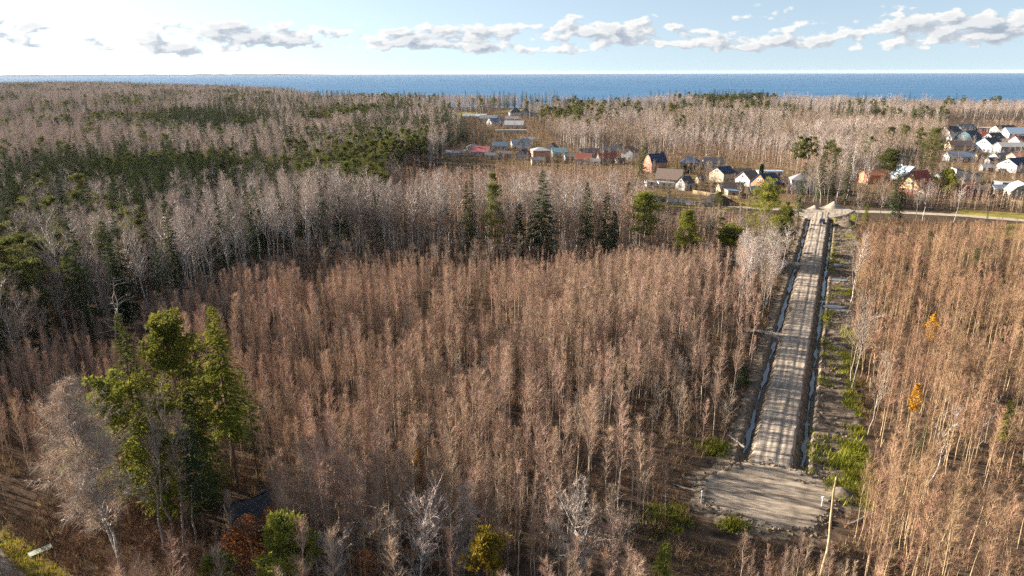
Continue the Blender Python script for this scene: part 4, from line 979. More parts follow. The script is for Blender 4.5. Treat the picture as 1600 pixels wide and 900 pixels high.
lm('spruce_tree', lambda h: spruce(r_(320), h, rad=0.16, bare=0.3, whorls=30, per=6, sprays=9), 'conifer_bark', 'spruce_needle', 322, 852, 640, 'slim dark spruce just left of the ruined shed', 'spruce', clear=2)
lm('spruce_tree', lambda h: spruce(r_(321), h, rad=0.09, bare=0.3, whorls=26, per=5, sprays=7, thin=0.8), 'conifer_bark', 'spruce_needle', 405, 752, 584, 'narrow sparse spruce right of the tall clump by the shed', 'spruce', clear=2)
lm('spruce_tree', lambda h: spruce(r_(322), h, rad=0.19, bare=0.05, whorls=40, per=7, sprays=12), 'conifer_bark', 'pine_needle', 325, 790, 560, 'dark shaded spruce between the bright pine and the shed', 'spruce', clear=2)
lm('spruce_tree', lambda h: spruce(r_(329), h, rad=0.17, bare=0.1, whorls=40, per=7, sprays=12), 'conifer_bark', 'bright_needle', 268, 815, 570, 'yellow-green spruce behind the bare aspens in the middle of the clump', 'spruce', clear=2)
lm('pine_tree', lambda h: pine(r_(323), h, bare=0.12, nb=26, wid=0.34, clumps=5, per=90, cr=0.85, flat=0.6), 'pine_bark', 'bright_needle', 452, 960, 822, 'bright green bushy pine at the bottom edge below the shed', 'pine', clear=3)
lm('pine_tree', lambda h: pine(r_(324), h, bare=0.12, nb=14, wid=0.26, clumps=4, per=80, cr=0.7), 'pine_bark', 'bright_needle', 345, 950, 872, 'small green pine at the bottom edge left of the orange bush', 'pine', clear=2)
lm('pine_tree', lambda h: pine(r_(325), h, bare=0.15, nb=24, wid=0.22, clumps=4, per=46, cr=0.6), 'pine_bark', 'gold_needle', 760, 975, 836, 'golden yellow young pine at the bottom edge', 'pine', clear=3)
lm('spruce_tree', lambda h: spruce(r_(326), h, rad=0.2, bare=0.05, whorls=26, per=6, sprays=9), 'conifer_bark', 'bright_needle', 1030, 965, 848, 'bright yellow-green young spruce at the bottom edge', 'spruce', clear=3)
def orange_bush(h):
    T, C = young_tree(r_(327), h, nb=40, tw=14, t0=0.1, wid=0.32, elev=(30, 70)); C.merge(leafy(r_(328), T, C, h, 900, 0.25, h * 0.34, 0.14), 0); return T, C
lm('orange_bush', orange_bush, 'grey_bark', 'orange_leaf', 398, 905, 806, 'rusty orange leafy bush in front of the ruined shed', 'bush', clear=3)
lm('orange_bush', orange_bush, 'grey_bark', 'orange_leaf', 432, 838, 790, 'small rusty bush at the right corner of the ruined shed', 'bush', clear=1.5)
lm('orange_bush', orange_bush, 'grey_bark', 'orange_leaf', 372, 880, 826, 'small rusty bush left of the larger one in front of the shed', 'bush', clear=1.5)
lm('orange_bush', orange_bush, 'grey_bark', 'orange_leaf', 578, 960, 862, 'rusty orange leafy bush at the bottom edge', 'bush', clear=2)
for i, (px, py, tp, w, lb) in enumerate([(655, 945, 775, 0.30, 'wide bare grey willow with white branches at the bottom edge'), (722, 930, 768, 0.22, 'bare pinkish willow left of the golden young pine'), (888, 950, 760, 0.28, 'wide bare pale willow right of the golden young pine'),
        (962, 940, 775, 0.20, 'narrow bare grey-green willow left of the bright young spruce'), (535, 960, 828, 0.28, 'low bare pinkish bush right of the bushy green pine'), (610, 935, 790, 0.24, 'bare grey willow between the wide willow and the orange bush')]):
    lm('willow_tree', lambda h: big_tree(r_(330 + i), h, nb=34, sec=7, tw=13, t0=0.16, wid=w, droop=0.0, stems=3, shape=0.8, ww=0.024, elev=(35, 75)), 'birch_bark' if i in (0, 2) else 'grey_bark', 'birch_twig' if i in (0, 1, 2, 4) else 'grey_twig', px, py, tp, lb, 'willow', clear=3.2)
# dead and pale trees at the forest edge on the left
def snag(h, seed, nb=16):
    rng = r_(seed); T, C = MB(), MB(); p = trunk_path(rng, h, 9, 0.016, (0.06, 0)); T.tubes(p[None], (0.011 * h * (1 - np.linspace(0, 1, 9) * 0.8))[None], 6)
    t = rng.uniform(0.45, 1, nb); d = branch_dirs(rng, nb, np.radians(rng.uniform(-15, 35, nb))); L_ = h * rng.uniform(0.08, 0.22, nb); b0 = along(p, t); b1 = b0 + d * (L_ * .5)[:, None]; b2 = b1 + norm(d + sphere(rng, nb) * .6) * (L_ * .5)[:, None]
    C.tubes(np.stack([b0, b1, b2], 1), (np.array([.07, .045, .012]))[None], 4)
    k = np.repeat(np.arange(nb), 6); u = rng.uniform(0.4, 1, len(k))[:, None]; q = b1[k] * (1 - u) + b2[k] * u; C.slivers(q, q + norm(d[k] + sphere(rng, len(k))) * rng.uniform(0.4, 1.3, (len(k), 1)), np.full(len(k), .045), rng)
    return T, C
lm('dead_tree', lambda h: snag(h, 341), 'dead_wood', 'dead_wood', 182, 572, 442, 'grey dead pine snag with crooked limbs in the shaded thicket', 'dead tree', clear=3)
lm('dead_tree', lambda h: snag(h, 342, 24), 'dead_wood', 'dead_wood', 256, 492, 392, 'pale dead tree with level bare limbs at the forest edge', 'dead tree', clear=3)
for i, (px, py, tp, lb) in enumerate([(118, 515, 326, 'broad pale birch with arching crown at the forest edge, nearest the left side'), (205, 476, 330, 'pale birch at the forest edge right of the broad arching one'), (300, 432, 300, 'leaning white-trunked birch at the forest edge, rightmost of the edge group'),
        (272, 440, 303, 'white-trunked birch at the forest edge beside the leaning one'), (28, 560, 400, 'pale forked birch at the very left edge of the picture')]):
    lm('birch_tree', lambda h: big_tree(r_(350 + i), h, nb=40, sec=7, tw=13, t0=0.42, wid=0.2, droop=0.15, lean=(-0.05 if i != 0 else -0.08, 0)), 'birch_bark', 'birch_twig', px, py, tp, lb, 'birch', clear=3)
# conifers along the row of tall birches
for i, (px, py, tp, rd, lb) in enumerate([(732, 401, 283, 0.10, 'narrow dark spruce in the row of white birches, leftmost of its conifers'), (848, 400, 266, 0.19, 'broad dark spruce standing out in the row of white birches'), (914, 401, 285, 0.14, 'dark spruce right of the broad one in the birch row'), (945, 401, 300, 0.13, 'dark spruce at the right end of the birch row'), (812, 402, 318, 0.14, 'short dark spruce between the yellowish pine and the broad spruce'),
        (1000, 316, 226, 0.15, 'very tall spruce rising in front of the village by the pond'), (958, 396, 330, 0.16, 'short spruce beside the pines at the right end of the birch row'), (980, 330, 285, 0.16, 'spruce left of the very tall one by the pond')]):
    lm('spruce_tree', lambda h: spruce(r_(360 + i), h, rad=rd * 1.5, bare=0.06, whorls=42, per=7, sprays=11), 'conifer_bark', 'spruce_needle' if i != 5 else 'pine_needle', px, py, tp, lb, 'spruce', clear=5)
lm('pine_tree', lambda h: pine(r_(370), h, bare=0.12, nb=34, wid=0.11, clumps=4, per=60, cr=0.9), 'pine_bark', 'pine_needle', 775, 401, 273, 'tall columnar yellowish pine in the row of white birches', 'pine', clear=3.5)
for i, (px, py, tp, ba, wd, fl, lb) in enumerate([(1003, 396, 308, 0.35, 0.30, 0.5, 'spreading yellow-green pine with orange trunk right of the birch row'), (1070, 408, 334, 0.15, 0.24, 0.6, 'yellow-green pine beside the forest track'), (1136, 410, 360, 0.5, 0.42, 0.4, 'low flat-topped pine at the forest track'),
        (1192, 402, 290, 0.10, 0.34, 0.6, 'big bushy green pine left of the gravel road'), (1222, 395, 328, 0.3, 0.16, 0.6, 'slender pine between the big bushy pine and the road'), (1384, 302, 238, 0.55, 0.22, 0.45, 'flat-topped pine left of the red steep-roofed house'), (1450, 268, 200, 0.25, 0.28, 0.6, 'big pine towering over the right-hand village'),
        (1478, 308, 270, 0.1, 0.42, 0.7, 'round green pine right of the red steep-roofed house'), (1262, 296, 262, 0.2, 0.25, 0.6, 'green pine behind the white two-storey house')]):
    lm('pine_tree', lambda h: pine(r_(380 + i), h, bare=ba, nb=36, wid=wd, clumps=6, per=60, flat=fl, cr=1.0), 'pine_bark', 'bright_needle' if i in (0, 1, 2, 3, 7) else 'pine_needle', px, py, tp, lb, 'pine', clear=5.5)
for i, (px, py, tp, lb) in enumerate([(1436, 276, 224, 'dark spruce standing close left of the towering village pine'), (1452, 280, 236, 'dark spruce in front of the towering village pine'), (1546, 312, 285, 'small dark spruce in front of the right-hand village'), (1450, 402, 364, 'dark spruce near the top of the golden birch stand'), (1520, 425, 388, 'dark spruce right of the upper one in the golden birch stand'), (1564, 462, 438, 'small dark spruce at the right side of the golden birch stand'),
        (1566, 690, 628, 'bright green young spruce at the right edge'), (1160, 600, 572, 'round dark green juniper at the edge of the dense thicket'), (1352, 345, 318, 'young green spruce at the corner of lane and gravel road'), (1530, 303, 270, 'narrow spruce right of the round village pine')]):
    lm('spruce_tree', lambda h: spruce(r_(390 + i), h, rad=0.24 if i not in (7,) else 0.5, bare=0.03, whorls=26, per=6, sprays=9), 'conifer_bark', 'bright_needle' if i in (6, 8) else 'spruce_needle', px, py, tp, lb, 'spruce', clear=2.5)
# autumn and odd trees right of the road
def yellow(h, seed):
    T, C = young_tree(r_(seed), h, nb=20, tw=4, t0=0.5, wid=0.09); return T, leafy(r_(seed + 1), T, C, h, 620, 0.58, h * 0.085, 0.17)
lm('spruce_tree', lambda h: spruce(r_(399), h, rad=0.24, bare=0.03, whorls=26, per=6, sprays=9), 'conifer_bark', 'spruce_needle', 870, 184, 164, 'lone dark spruce at the right end of the far yellow field', 'spruce')
lm('young_birch', lambda h: yellow(h, 401), 'gold_bark', 'yellow_leaf', 1441, 592, 490, 'young birch still holding yellow leaves, upper of two', 'birch', clear=2)
lm('young_birch', lambda h: yellow(h, 403), 'gold_bark', 'yellow_leaf', 1415, 705, 600, 'young birch still holding yellow leaves, lower of two', 'birch', clear=2)
lm('bush', lambda h: (lambda T, C: (T, leafy(r_(406), T, C, h, 160, 0.3, h * 0.22, 0.16)))(*young_tree(r_(405), h, nb=20, tw=5)), 'grey_bark', 'yellow_leaf', 648, 735, 695, 'small bush with yellow leaves in the dense thicket', 'bush', clear=1.5)
lm('birch_tree', lambda h: big_tree(r_(407), h, nb=18, sec=4, tw=6, t0=0.3, wid=0.22, lean=(0.12, 0), droop=0, wander=0.03), 'birch_bark', 'birch_twig', 1446, 760, 632, 'crooked white birch with forked crown right of the green strip', 'birch', clear=2)
lm('birch_tree', lambda h: big_tree(r_(408), h, nb=14, sec=4, tw=5, t0=0.4, wid=0.2, lean=(0.12, 0), droop=0, wander=0.035), 'birch_bark', 'birch_twig', 1534, 705, 622, 'crooked pale birch beside the bright green young spruce', 'birch', clear=2)
lm('birch_tree', lambda h: big_tree(r_(409), h, nb=26, sec=5, tw=9, t0=0.3, wid=0.16, lean=(-0.16, 0), droop=0.1), 'birch_bark', 'birch_twig', 1282, 319, 256, 'lone leaning white birch behind the road junction', 'birch', clear=2)
for i, (px, py, tp, lb) in enumerate([(1340, 312, 204, 'tallest pale birch left of the orange shed'), (1322, 312, 212, 'pale birch left of the tallest one near the orange shed'), (1352, 300, 214, 'leaning pale birch beside the orange shed'), (1308, 310, 225, 'thin pale birch behind the lane right of the junction')]):
    lm('birch_tree', lambda h: big_tree(r_(410 + i), h, nb=36, sec=6, tw=11, t0=0.3, wid=0.16, droop=0.1), 'birch_bark', 'birch_twig', px, py, tp, lb, 'birch', clear=3)
def leaning_trunk():
    x, y = P(1281, 905); x1, y1 = P(1306, 760, 9.5); y1 = y + 1.2
    h = height_to(1281, 905, 757); x1 = (1306 - 800) / FPX * (y1 * math.cos(PITCH) + (CAM_H - h) * math.sin(PITCH))
    rng = r_(420); p = np.stack([np.linspace(0, x1 - x, 8) + np.array([0, .12, .3, .28, .12, .05, -.05, 0]), np.linspace(0, 1.2, 8), np.linspace(0, h, 8)], 1)
    T, C = MB(), MB(); T.tubes(p[None], np.linspace(0.17, 0.09, 8)[None], 7); T.add([p[-1] + [0, 0, .25]] + [p[-1] + [0.09 * math.cos(a), 0.09 * math.sin(a), 0] for a in np.arange(5) * 1.256], [(0, i + 1, (i + 1) % 5 + 1) for i in range(5)])
    b0 = along(p, np.array([.9, .93, .96, .99, .8])); d = norm(np.array([[-1, 0, .6], [-.8, .3, .9], [.3, .4, 1], [-.3, -.3, 1], [.5, .2, .5]])); C.tubes(np.stack([b0, b0 + d * .6, b0 + d * 1.2 + UP * .3], 1), np.array([.04, .025, .01])[None], 3)
    e = link('broken_trunk', None, None, (x, y, 0)); tag(e, 'pale broken birch trunk leaning at the near edge of the dirt pad', 'dead tree')
    link('trunk', T.mesh('broken_trunk', ['gold_bark'], True), e); link('branches', C.mesh('broken_branches', ['dead_wood']), e); LANDMARK_FEET.append((x, y, 1.5))
leaning_trunk()
grow()
# brushwood and dead grass on the forest floor
BR = [shrub(RN(200 + i), 2.2) for i in range(5)]
BRM = [b.mesh('brush', ['brush']) for b in BR]
p = np.concatenate([fill(CLUMP, 1.0, 107), fill(MAIN, 1.7, 101, left=10), fill(RIGHT, 1.9, 102), fill(MID, 2.4, 103), fill(ROADSIDE, 2.6, 104)] + [fill(y, 2.0, 105) for y in YARDS] + [fill(TAN, 2.4, 106)]); p = p[off_road(p) & ~any_in(p, [SHED, VERGE])]
scatter('brushwood', p, RN(1).uniform(0.8, 2.8, len(p)), BRM, 2.2, 'low brown brushwood on the ground under the young trees', 'brushwood', 11, 0.1)
GD = [tuft(RN(220 + i)).mesh('dry_tuft', ['dry_grass']) for i in range(4)]
p = np.concatenate([fill(RIGHT, 1.5, 111, lambda x, y: np.clip((fbm(x * 0.1, y * 0.1, 56) - 0.4) * 3, 0, 0.8)), fill(MAIN, 1.3, 112, lambda x, y: np.clip((fbm(x * 0.15, y * 0.15, 57) - 0.40) * 3, 0.05, 0.8), left=5)]); p = p[off_road(p)]
scatter('dead_grass', p, RN(2).uniform(0.5, 1.3, len(p)), GD, 0.6, 'tufts of dead straw-coloured grass among the birches', 'grass', 12, 0.1)
GG = [tuft(RN(230 + i), 26, 0.5, 0.55, 0.07).mesh('green_tuft', ['green_grass']) for i in range(4)]
def on_strip():
    q = []
    rng = RN(9); s = rng.uniform(-5, ROAD_LEN - 6, 9000); t = rng.uniform(5.8, 16.5, 9000)
    w = np.interp(s, [-6, 10, 40, 120, 190], [16.0, 14.8, 13.2, 14.6, 16.5])
    dens = np.where(t > w - 2.6, 0.55, np.where(t < 7.2, 0.30, 0.05)) * np.clip((fbm(s * 0.16, t * 0.3, 71) - 0.55) * 5, 0, 1)
    dens = np.maximum(dens, 0.95 * ((s > -6) & (s < 11) & (t > 10.4 + 1.4 * np.sin(s * 0.9)) & (t < w + 0.5)))
    k = (rng.uniform(size=9000) < dens) & (t < w + 0.6); x, y = from_st(s[k], t[k]); return np.stack([x, y], 1)
p = on_strip()
ex = np.concatenate([np.array(P(1115, 700)) + RN(5).normal(0, 1.0, (70, 2)), np.array(P(1050, 815)) + RN(6).normal(0, 1.6, (60, 2)), np.array(P(1150, 820)) + RN(7).normal(0, 0.8, (40, 2))])
ex = ex[pad_dist(ex[:, 0], ex[:, 1]) < -0.3]
p = np.concatenate([p, ex])
scatter('green_grass', p, RN(3).uniform(0.4, 1.0, len(p)), GG, 0.5, 'bright green grass along the cleared strip beside the road', 'grass', 13, 0.1, z=ground_z(p[:, 0], p[:, 1]))
YG = [tuft(RN(240 + i), 30, 0.35, 0.5, 0.06).mesh('yellow_tuft', ['yellow_grass']) for i in range(4)]
p = fill(VERGE, 0.55, 121, left=5)
scatter('verge_grass', p, RN(4).uniform(0.25, 0.5, len(p)), YG, 0.35, 'yellow green grass on the verge of the corner lane', 'grass', 14, 0.1)

# ------------------------------------------------------------------ smaller things
material('tar_roof', (0.035, 0.04, 0.045), (0.07, 0.07, 0.065), 1.5, kind='pbr', rough=0.8); material('old_board', (0.22, 0.17, 0.11), (0.12, 0.09, 0.06), 3.0, stretch=(6, 6, 0.6)); material('tarp', (0.20, 0.28, 0.36), (0.30, 0.36, 0.42), 2.0)
material('pale_board', (0.50, 0.52, 0.44), (0.34, 0.36, 0.28), 2.5); material('white_paint', (0.75, 0.75, 0.73)); material('dark_soil', (0.045, 0.04, 0.035), (0.09, 0.075, 0.06), 0.8, bump=0.15)
material('car_paint', (0.025, 0.035, 0.07), kind='pbr', rough=0.25, spec=0.5); material('car_glass', (0.02, 0.025, 0.03), kind='pbr', rough=0.08, spec=0.7); material('tyre', (0.02, 0.02, 0.02)); material('rim_metal', (0.4, 0.4, 0.42), kind='pbr', rough=0.3, metallic=0.8); material('tail_lamp', (0.35, 0.02, 0.015), kind='pbr', rough=0.3)
material('fence_wood', (0.46, 0.34, 0.20), (0.34, 0.25, 0.15), 3.0)
def ruined_shed():
    a = np.array(P(350, 788, 4.0)); b = np.array(P(428, 762, 4.0)); yaw = math.atan2(b[1] - a[1], b[0] - a[0]); c = (a + b) / 2; Lh = float(np.linalg.norm(b - a)) / 2
    e = link('ruined_shed', None, None, (c[0], c[1], 0), yaw); tag(e, 'ruined wooden shed with sagging dark roof among the clump trees', 'shed')
    W, h, top = 2.7, 1.7, 4.0
    w = MB(); w.box(-Lh + 0.3, Lh - 0.1, W - 0.25, W - 0.1, 0, h); w.box(Lh - 0.25, Lh - 0.1, -W + 0.2, W - 0.3, 0, h); w.box(-Lh + 1.2, Lh - 0.3, -W + 0.1, -W + 0.25, 0, h); link('wall', w.mesh('shed_wall', ['old_board']), e)
    for sd in (-1, 1):
        m = MB(); rng = RN(3 + sd); nx, ny = 12, 6; X, Y = np.meshgrid(np.linspace(-Lh, Lh, nx), np.linspace(0.02, 1, ny), indexing='ij')
        Z = top - (top - h + 0.35) * Y - 0.30 * np.sin(np.pi * (X + Lh) / (2 * Lh)) * (1 - 0.4 * Y) + rng.normal(0, 0.05, X.shape); Yw = sd * Y * (W + 0.35)
        v = np.concatenate([np.stack([X, Yw, Z], -1).reshape(-1, 3), np.stack([X, Yw, Z - 0.12], -1).reshape(-1, 3)]); n = nx * ny; f = []
        for i in range(nx - 1):
            for j in range(ny - 1):
                k = i * ny + j; f += [(k, k + ny, k + ny + 1), (k, k + ny + 1, k + 1), (n + k, n + k + ny + 1, n + k + ny), (n + k, n + k + 1, n + k + ny + 1)]
        m.add(v, f); r = link('roof', m.mesh('shed_roof', ['tar_roof']), e)
        if sd == 1: m = MB(); m.poly([(Lh - 1.9, 0.35, top - 0.12), (Lh - 0.7, 0.35, top - 0.12), (Lh - 0.6, 1.3, top - 0.80), (Lh - 1.8, 1.3, top - 0.80), (Lh - 1.9, 0.35, top - 0.04), (Lh - 0.7, 0.35, top - 0.04), (Lh - 0.6, 1.3, top - 0.72), (Lh - 1.8, 1.3, top - 0.72)], [(4, 5, 6, 7), (0, 1, 5, 4), (2, 3, 7, 6), (1, 2, 6, 5), (3, 0, 4, 7)]); link('patch', m.mesh('patch', ['tarp']), r)
    for i, y in enumerate(np.linspace(-2.4, 2.4, 13)):
        if 3 < i < 7: continue
        hh = top - 0.25 - abs(y) * 0.95; lo = 0.0 if i < 10 else 0.9
        m = MB(); m.box(-Lh + 0.12, -Lh + 0.17, y - 0.17, y + 0.17, lo, hh); link('board', m.mesh('board', ['old_board']), e)
    for y0, y1 in ((-2.9, 0), (2.9, 0)):
        m = MB(); m.tubes(np.array([[(-Lh - 0.05, y0, h - 0.3), (-Lh - 0.05, y1, top)]]), 0.07, 4); link('rafter', m.mesh('rafter', ['fence_wood']), e)
    m = MB(); m.poly([(-Lh - 0.3, -1.5, 0), (-Lh - 0.3, -0.6, 0), (-Lh + 0.1, -0.7, 1.9), (-Lh + 0.1, -1.4, 1.9), (-Lh - 0.36, -1.5, 0), (-Lh - 0.36, -0.6, 0), (-Lh + 0.04, -0.7, 1.92), (-Lh + 0.04, -1.4, 1.92)], [(4, 7, 6, 5), (0, 1, 2, 3), (0, 4, 5, 1), (2, 6, 7, 3), (1, 5, 6, 2), (3, 7, 4, 0)]); link('leaning_panel', m.mesh('leaning_panel', ['tarp']), e)
ruined_shed()
def mound(name, px, py, r, h, mat, label, cat, seed, sx=1.0):
    x, y = P(px, py); m = MB(); n, k = 9, 20; rr = np.linspace(0, 1, n); th = np.arange(k) * 2 * np.pi / k
    Rg, Tg = np.meshgrid(rr, th, indexing='ij'); wob = 1 + 0.25 * (hash_noise(np.cos(Tg) * 2 + 9, np.sin(Tg) * 2 + 9, seed) - 0.5)
    X = Rg * np.cos(Tg) * r * wob * sx; Y = Rg * np.sin(Tg) * r * wob; Z = h * np.clip(1 - Rg ** 1.25, 0, 1) * (0.8 + 0.4 * hash_noise(X * 0.8 + 20, Y * 0.8 + 20, seed)) - 0.05 * (Rg == 1)
    idx = np.arange(n * k).reshape(n, k); f = []
    for i in range(n - 1):
        for j in range(k): a, b, c, d = idx[i, j], idx[i + 1, j], idx[i + 1, (j + 1) % k], idx[i, (j + 1) % k]; f += [(a, b, c), (a, c, d)]
    m.add(np.stack([X, Y, Z], -1).reshape(-1, 3), f); return tag(link(name, m.mesh(name, [mat], True), None, (x, y, 0.25)), label, cat)
mound('sand_heap', 1302, 326, 3.0, 2.3, 'sand', 'larger pale sand heap at the road junction', 'heap', 1, 1.3)
mound('sand_heap', 1272, 328, 2.2, 1.4, 'sand', 'smaller pale sand heap left of the larger one at the junction', 'heap', 2, 1.3)
mound('soil_mound', 1117, 318, 7.0, 3.6, 'dark_soil', 'dark mound of black soil beside the village lane', 'mound', 3, 1.3)
mound('spoil_heap', 1322, 352, 4.0, 1.8, 'clay', 'heap of dark dug soil right of the road near the junction', 'heap', 4, 1.0)
mound('spoil_heap', 1312, 775, 1.9, 0.8, 'bank_soil', 'low heap of soil at the right end of the dirt pad', 'heap', 5, 1.2)
def car():
    x, y = P(1284, 351); e = link('parked_car', None, None, (x, y, 0.62), -math.atan2(SD[0], SD[1])); tag(e, 'dark blue car standing on the gravel road near the junction', 'car')
    m = MB()
    prof = [(-2.15, 0.35), (-2.18, 0.75), (-2.0, 0.95), (-1.75, 1.0), (-1.35, 1.42), (0.35, 1.45), (1.0, 1.0), (1.9, 0.86), (2.15, 0.7), (2.15, 0.35)]
    lft = [(-0.86 + (0.16 if z > 1.2 else 0), yy, z) for yy, z in prof]; rgt = [(-a, b, c) for a, b, c in lft]; n = len(prof)
    m.poly(lft + rgt, [tuple(range(n)), tuple(range(2 * n - 1, n - 1, -1))] + [(i, n + i, n + (i + 1) % n, (i + 1) % n) for i in range(n)]); link('body', m.mesh('car_body', ['car_paint']), e)
    def pane(nm, pts, off):
        m = MB(); o = Vector(off); m.poly([tuple(Vector(p) + o) for p in pts], [tuple(range(len(pts)))]); m.poly([tuple(Vector(p) - o * 0.2) for p in pts], [tuple(range(len(pts)))[::-1]]); link(nm, m.mesh(nm, ['car_glass']), e)
    pane('rear_window', [(-0.68, -1.70, 1.05), (0.68, -1.70, 1.05), (0.6, -1.40, 1.37), (-0.6, -1.40, 1.37)], (0, -0.02, 0.02)); pane('windscreen', [(-0.68, 0.95, 1.05), (0.68, 0.95, 1.05), (0.6, 0.42, 1.40), (-0.6, 0.42, 1.40)], (0, 0.02, 0.02))
    for sd in (-1, 1): pane('side_window', [(sd * 0.80, -1.5, 1.05), (sd * 0.80, 0.75, 1.05), (sd * 0.71, 0.3, 1.38), (sd * 0.71, -1.2, 1.38)], (sd * 0.03, 0, 0.01))
    for sx in (-0.78, 0.78):
        for yy in (-1.3, 1.35):
            m = MB(); th = np.arange(14) * 2 * np.pi / 14
            for rad, hw, mt in ((0.33, 0.11, 0),):
                a = [(hw * k, rad * math.cos(t), rad * math.sin(t)) for k in (-1, 1) for t in th]; m.poly(a, [tuple(range(14)), tuple(range(27, 13, -1))] + [(i, 14 + i, 14 + (i + 1) % 14, (i + 1) % 14) for i in range(14)])
            w = link('wheel', m.mesh('wheel', ['tyre']), e, (sx, yy, 0.33)); m = MB(); a = [(0.118 * math.copysign(1, sx), 0.2 * math.cos(t), 0.2 * math.sin(t)) for t in th]; m.poly(a, [tuple(range(14))]); link('rim', m.mesh('rim', ['rim_metal']), w)
        m = MB(); m.box(-0.14, 0.14, -0.04, 0.03, -0.09, 0.09); link('tail_lamp', m.mesh('tail_lamp', ['tail_lamp']), e, (sx * 0.85, -2.16, 0.78))
    m = MB(); m.box(-0.26, 0.26, -0.03, 0.0, -0.06, 0.06); link('number_plate', m.mesh('number_plate', ['white_paint']), e, (0, -2.18, 0.6))
car()
def fence(pts, label, h=1.7, step=2.4):
    p = np.array(pts); seg = np.linalg.norm(np.diff(p, axis=0), axis=1); cum = np.concatenate([[0], np.cumsum(seg)]); u = np.arange(0, cum[-1], step); q = np.stack([np.interp(u, cum, p[:, 0]), np.interp(u, cum, p[:, 1])], 1)
    e = link('fence', None, None, (q[0, 0], q[0, 1], 0)); tag(e, label, 'fence')
    post = MB(); post.box(-0.07, 0.07, -0.07, 0.07, 0, h + 0.15); pm = post.mesh('post', ['fence_wood']); pn = MB(); pn.box(0.08, step - 0.08, -0.025, 0.025, 0.15, h); pnm = pn.mesh('panel', ['fence_wood'])
    for i in range(len(q)):
        link('post', pm, e, (q[i, 0] - q[0, 0], q[i, 1] - q[0, 1], 0))
        if i < len(q) - 1: d = q[i + 1] - q[i]; link('panel', pnm, e, (q[i, 0] - q[0, 0], q[i, 1] - q[0, 1], 0), math.atan2(d[1], d[0]))
fence(PP((1082, 303), (1100, 306), (1130, 310), (1162, 314)), 'tan wooden fence in front of the brown-roofed houses')
fence(PP((1545, 322), (1572, 318), (1600, 321)), 'tan wooden fence below the rounded roof at the right edge')
def footbridge():
    a, b = np.array(P(46, 872)), np.array(P(82, 857)); d = b - a; Ln = float(np.linalg.norm(d)); e = link('plank_footbridge', None, None, (a[0], a[1], 0.35), math.atan2(d[1], d[0])); tag(e, 'pale weathered plank footbridge from the grass verge into the brush', 'footbridge')
    for i in range(3): m = MB(); m.box(0, Ln, -0.45 + i * 0.31, -0.17 + i * 0.31, 0, 0.06); link('plank', m.mesh('plank', ['pale_board']), e)
    for u in (0.3, Ln - 0.4): m = MB(); m.box(u, u + 0.14, -0.45, 0.45, -0.35, -0.003); link('beam', m.mesh('beam', ['old_board']), e)
footbridge()
for px, py, h, lb in ((1095, 789, 1.5, 'white marker post at the left edge of the dirt pad'), (1283, 796, 1.3, 'white marker post at the right edge of the dirt pad')):
    x, y = P(px, py); m = MB(); m.tubes(np.array([[(0, 0, 0), (0, 0, h)]]), 0.05, 8); e = link('marker_post', None, None, (x, y, 0.3)); tag(e, lb, 'post'); link('pole', m.mesh('marker_pole', ['white_paint']), e); m = MB(); m.box(-0.09, 0.09, -0.09, 0.09, h, h + 0.16); link('cap', m.mesh('marker_cap', ['white_paint']), e)
def thuja(px, py, tp, wd, label):
    x, y = P(px, py); h = height_to(px, py, tp); rng = RN(int(px)); T, C = MB(), MB(); T.tubes(np.array([[(0, 0, 0), (0, 0, h * 0.8)]]), 0.08, 5)
    n = 1400; u = rng.uniform(0.02, 1, n); az = rng.uniform(0, 6.28, n); r = wd * np.minimum(1, (1 - u) * 3.2 + 0.1) ** 0.6 * rng.uniform(0.55, 1, n); q = np.stack([np.cos(az) * r, np.sin(az) * r, u * h], 1); d = norm(np.stack([np.cos(az), np.sin(az), np.full(n, 1.3)], 1)); a = norm(np.cross(d, sphere(rng, n))) * 0.16
    C.tris(np.stack([q - a, q + a, q + d * 0.55], 1)); e = link('thuja', None, None, (x, y, 0)); tag(e, label, 'thuja'); link('trunk', T.mesh('thuja_trunk', ['conifer_bark']), e); link('crown', C.mesh('thuja_crown', ['thuja_leaf']), e)
thuja(1188, 284, 257, 0.9, 'tall dark columnar thuja behind the brick gabled house'); thuja(1069, 271, 256, 0.8, 'dark columnar thuja at the navy hipped house, left of two'); thuja(1077, 272, 256, 0.8, 'dark columnar thuja at the navy hipped house, right of two')
for i, (px, py, r) in enumerate([(1308, 413, 1.3), (1322, 411, 1.0), (1312, 438, 1.4), (1302, 480, 1.5), (1318, 486, 1.0), (1290, 470, 0.9), (1262, 655, 0.5)]):
    x, y = P(px, py); a = np.arange(14) * 2 * np.pi / 14; rr = r * (0.7 + 0.6 * hash_noise(np.cos(a) * 1.5 + 5, np.sin(a) * 1.5 + i * 3, i)); z = float(ground_z(np.array([x]), np.array([y]))[0]) + 0.12
    me = bpy.data.meshes.new('puddle'); me.from_pydata([(x + 1.7 * q * math.cos(t), y + q * math.sin(t) * 0.8, z) for q, t in zip(rr, a)], [], [tuple(range(14))]); me.materials.append(M['water']); tag(link('puddle', me), kind='structure')
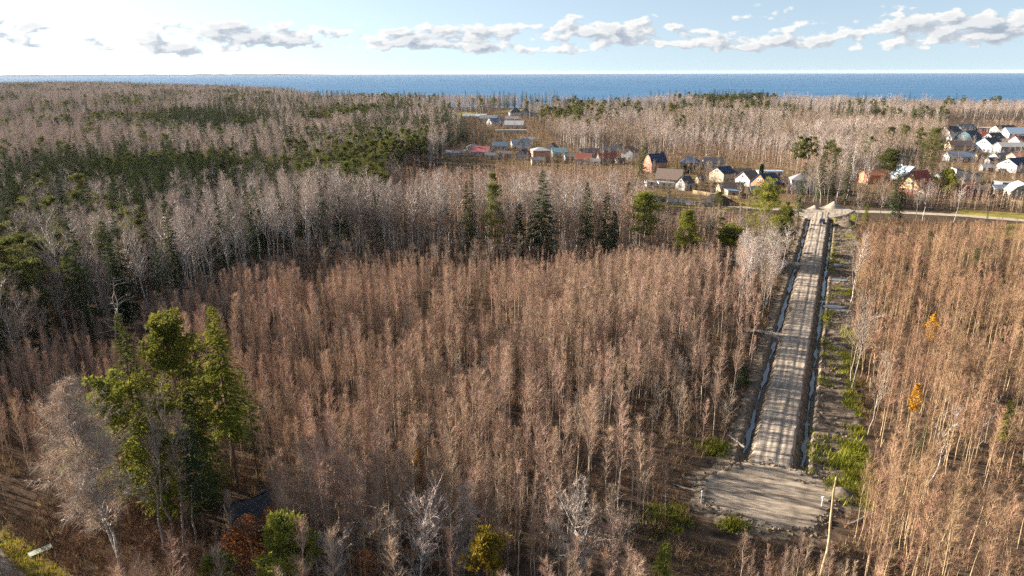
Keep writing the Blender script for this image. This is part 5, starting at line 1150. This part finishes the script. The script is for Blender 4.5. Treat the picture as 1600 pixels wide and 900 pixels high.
# fallen logs on the open floor near the clump and beside the pad
for i, (px, py, ln, an) in enumerate([(150, 800, 5, 0.4), (230, 845, 4, 1.2), (110, 745, 6, 2.2), (470, 800, 5, 0.2), (1075, 765, 4, 2.6), (1345, 812, 5, 0.5), (1150, 690, 4, 1.9), (560, 790, 5, 2.8)]):
    x, y = P(px, py); rng = RN(600 + i); u = np.linspace(-0.5, 0.5, 6); m = MB(); q = np.stack([u * ln, rng.normal(0, 0.06, 6), np.full(6, 0.16)], 1); m.tubes(q[None], np.linspace(0.15, 0.07, 6)[None], 6)
    k = rng.integers(1, 5, 5); m.slivers(q[k], q[k] + norm(sphere(rng, 5) + UP) * 0.7, np.full(5, 0.05), rng); where = ['beside the drooping birch', 'under the clump aspens', 'in the brush above the drooping birch', 'right of the ruined shed', 'left of the dirt pad', 'below the bright green patch', 'on the left road bank', 'in the thicket right of the shed'][i]
    tag(link('fallen_log', m.mesh('fallen_log', ['dead_wood']), None, (x, y, 0.0), an), 'grey fallen log ' + where, 'log')
# clods along the banks, the strip and the rim of the pad
def clods():
    rng = RN(66); ms = []
    for i in range(4):
        b = MB(); v = sphere(rng, 12) ; import bmesh
        bm = bmesh.new(); [bm.verts.new(p * rng.uniform(0.7, 1.2)) for p in v]; bmesh.ops.convex_hull(bm, input=bm.verts); me = bpy.data.meshes.new('clod'); bm.to_mesh(me); bm.free(); me.materials.append(M['bank_soil']); ms.append(me)
    n = 2600; s = rng.uniform(-3, ROAD_LEN - 5, n); t = np.where(rng.uniform(size=n) < 0.5, rng.uniform(5.5, 14, n), np.where(rng.uniform(size=n) < 0.6, rng.uniform(-9.5, -5.6, n), rng.uniform(3.2, 5.6, n))); x, y = from_st(s, t)
    a = rng.integers(0, len(PAD), 500); u = rng.uniform(size=500)[:, None]; pa = np.array(PAD); q = pa[a] * (1 - u) + pa[(a + 1) % len(PAD)] * u + rng.normal(0, 0.45, (500, 2))
    p = np.concatenate([np.stack([x, y], 1), q]); scatter('soil_clods', p, rng.uniform(0.06, 0.30, len(p)), ms, 1.0, 'clods of dug soil along the ditches and the dirt pad', 'soil', 15, 0.6, z=ground_z(p[:, 0], p[:, 1]), squash=0.4)
clods()

# ------------------------------------------------------------------ the air
def haze():
    m = bpy.data.materials.new('haze'); m.use_nodes = True; nt = m.node_tree; nt.nodes.clear()
    o = nt.nodes.new('ShaderNodeOutputMaterial'); v = nt.nodes.new('ShaderNodeVolumePrincipled')
    v.inputs['Color'].default_value = (0.86, 0.90, 0.95, 1); v.inputs['Density'].default_value = HAZE; v.inputs['Anisotropy'].default_value = 0.1
    nt.links.new(v.outputs[0], o.inputs['Volume'])
    b = MB(); b.box(-17200, 17200, -17200, 17200, -10.5, 56.0); me = b.mesh('haze', [m]); tag(link('haze', me), 'thin pale haze in the air over forest and sea', 'haze', kind='stuff')
haze()
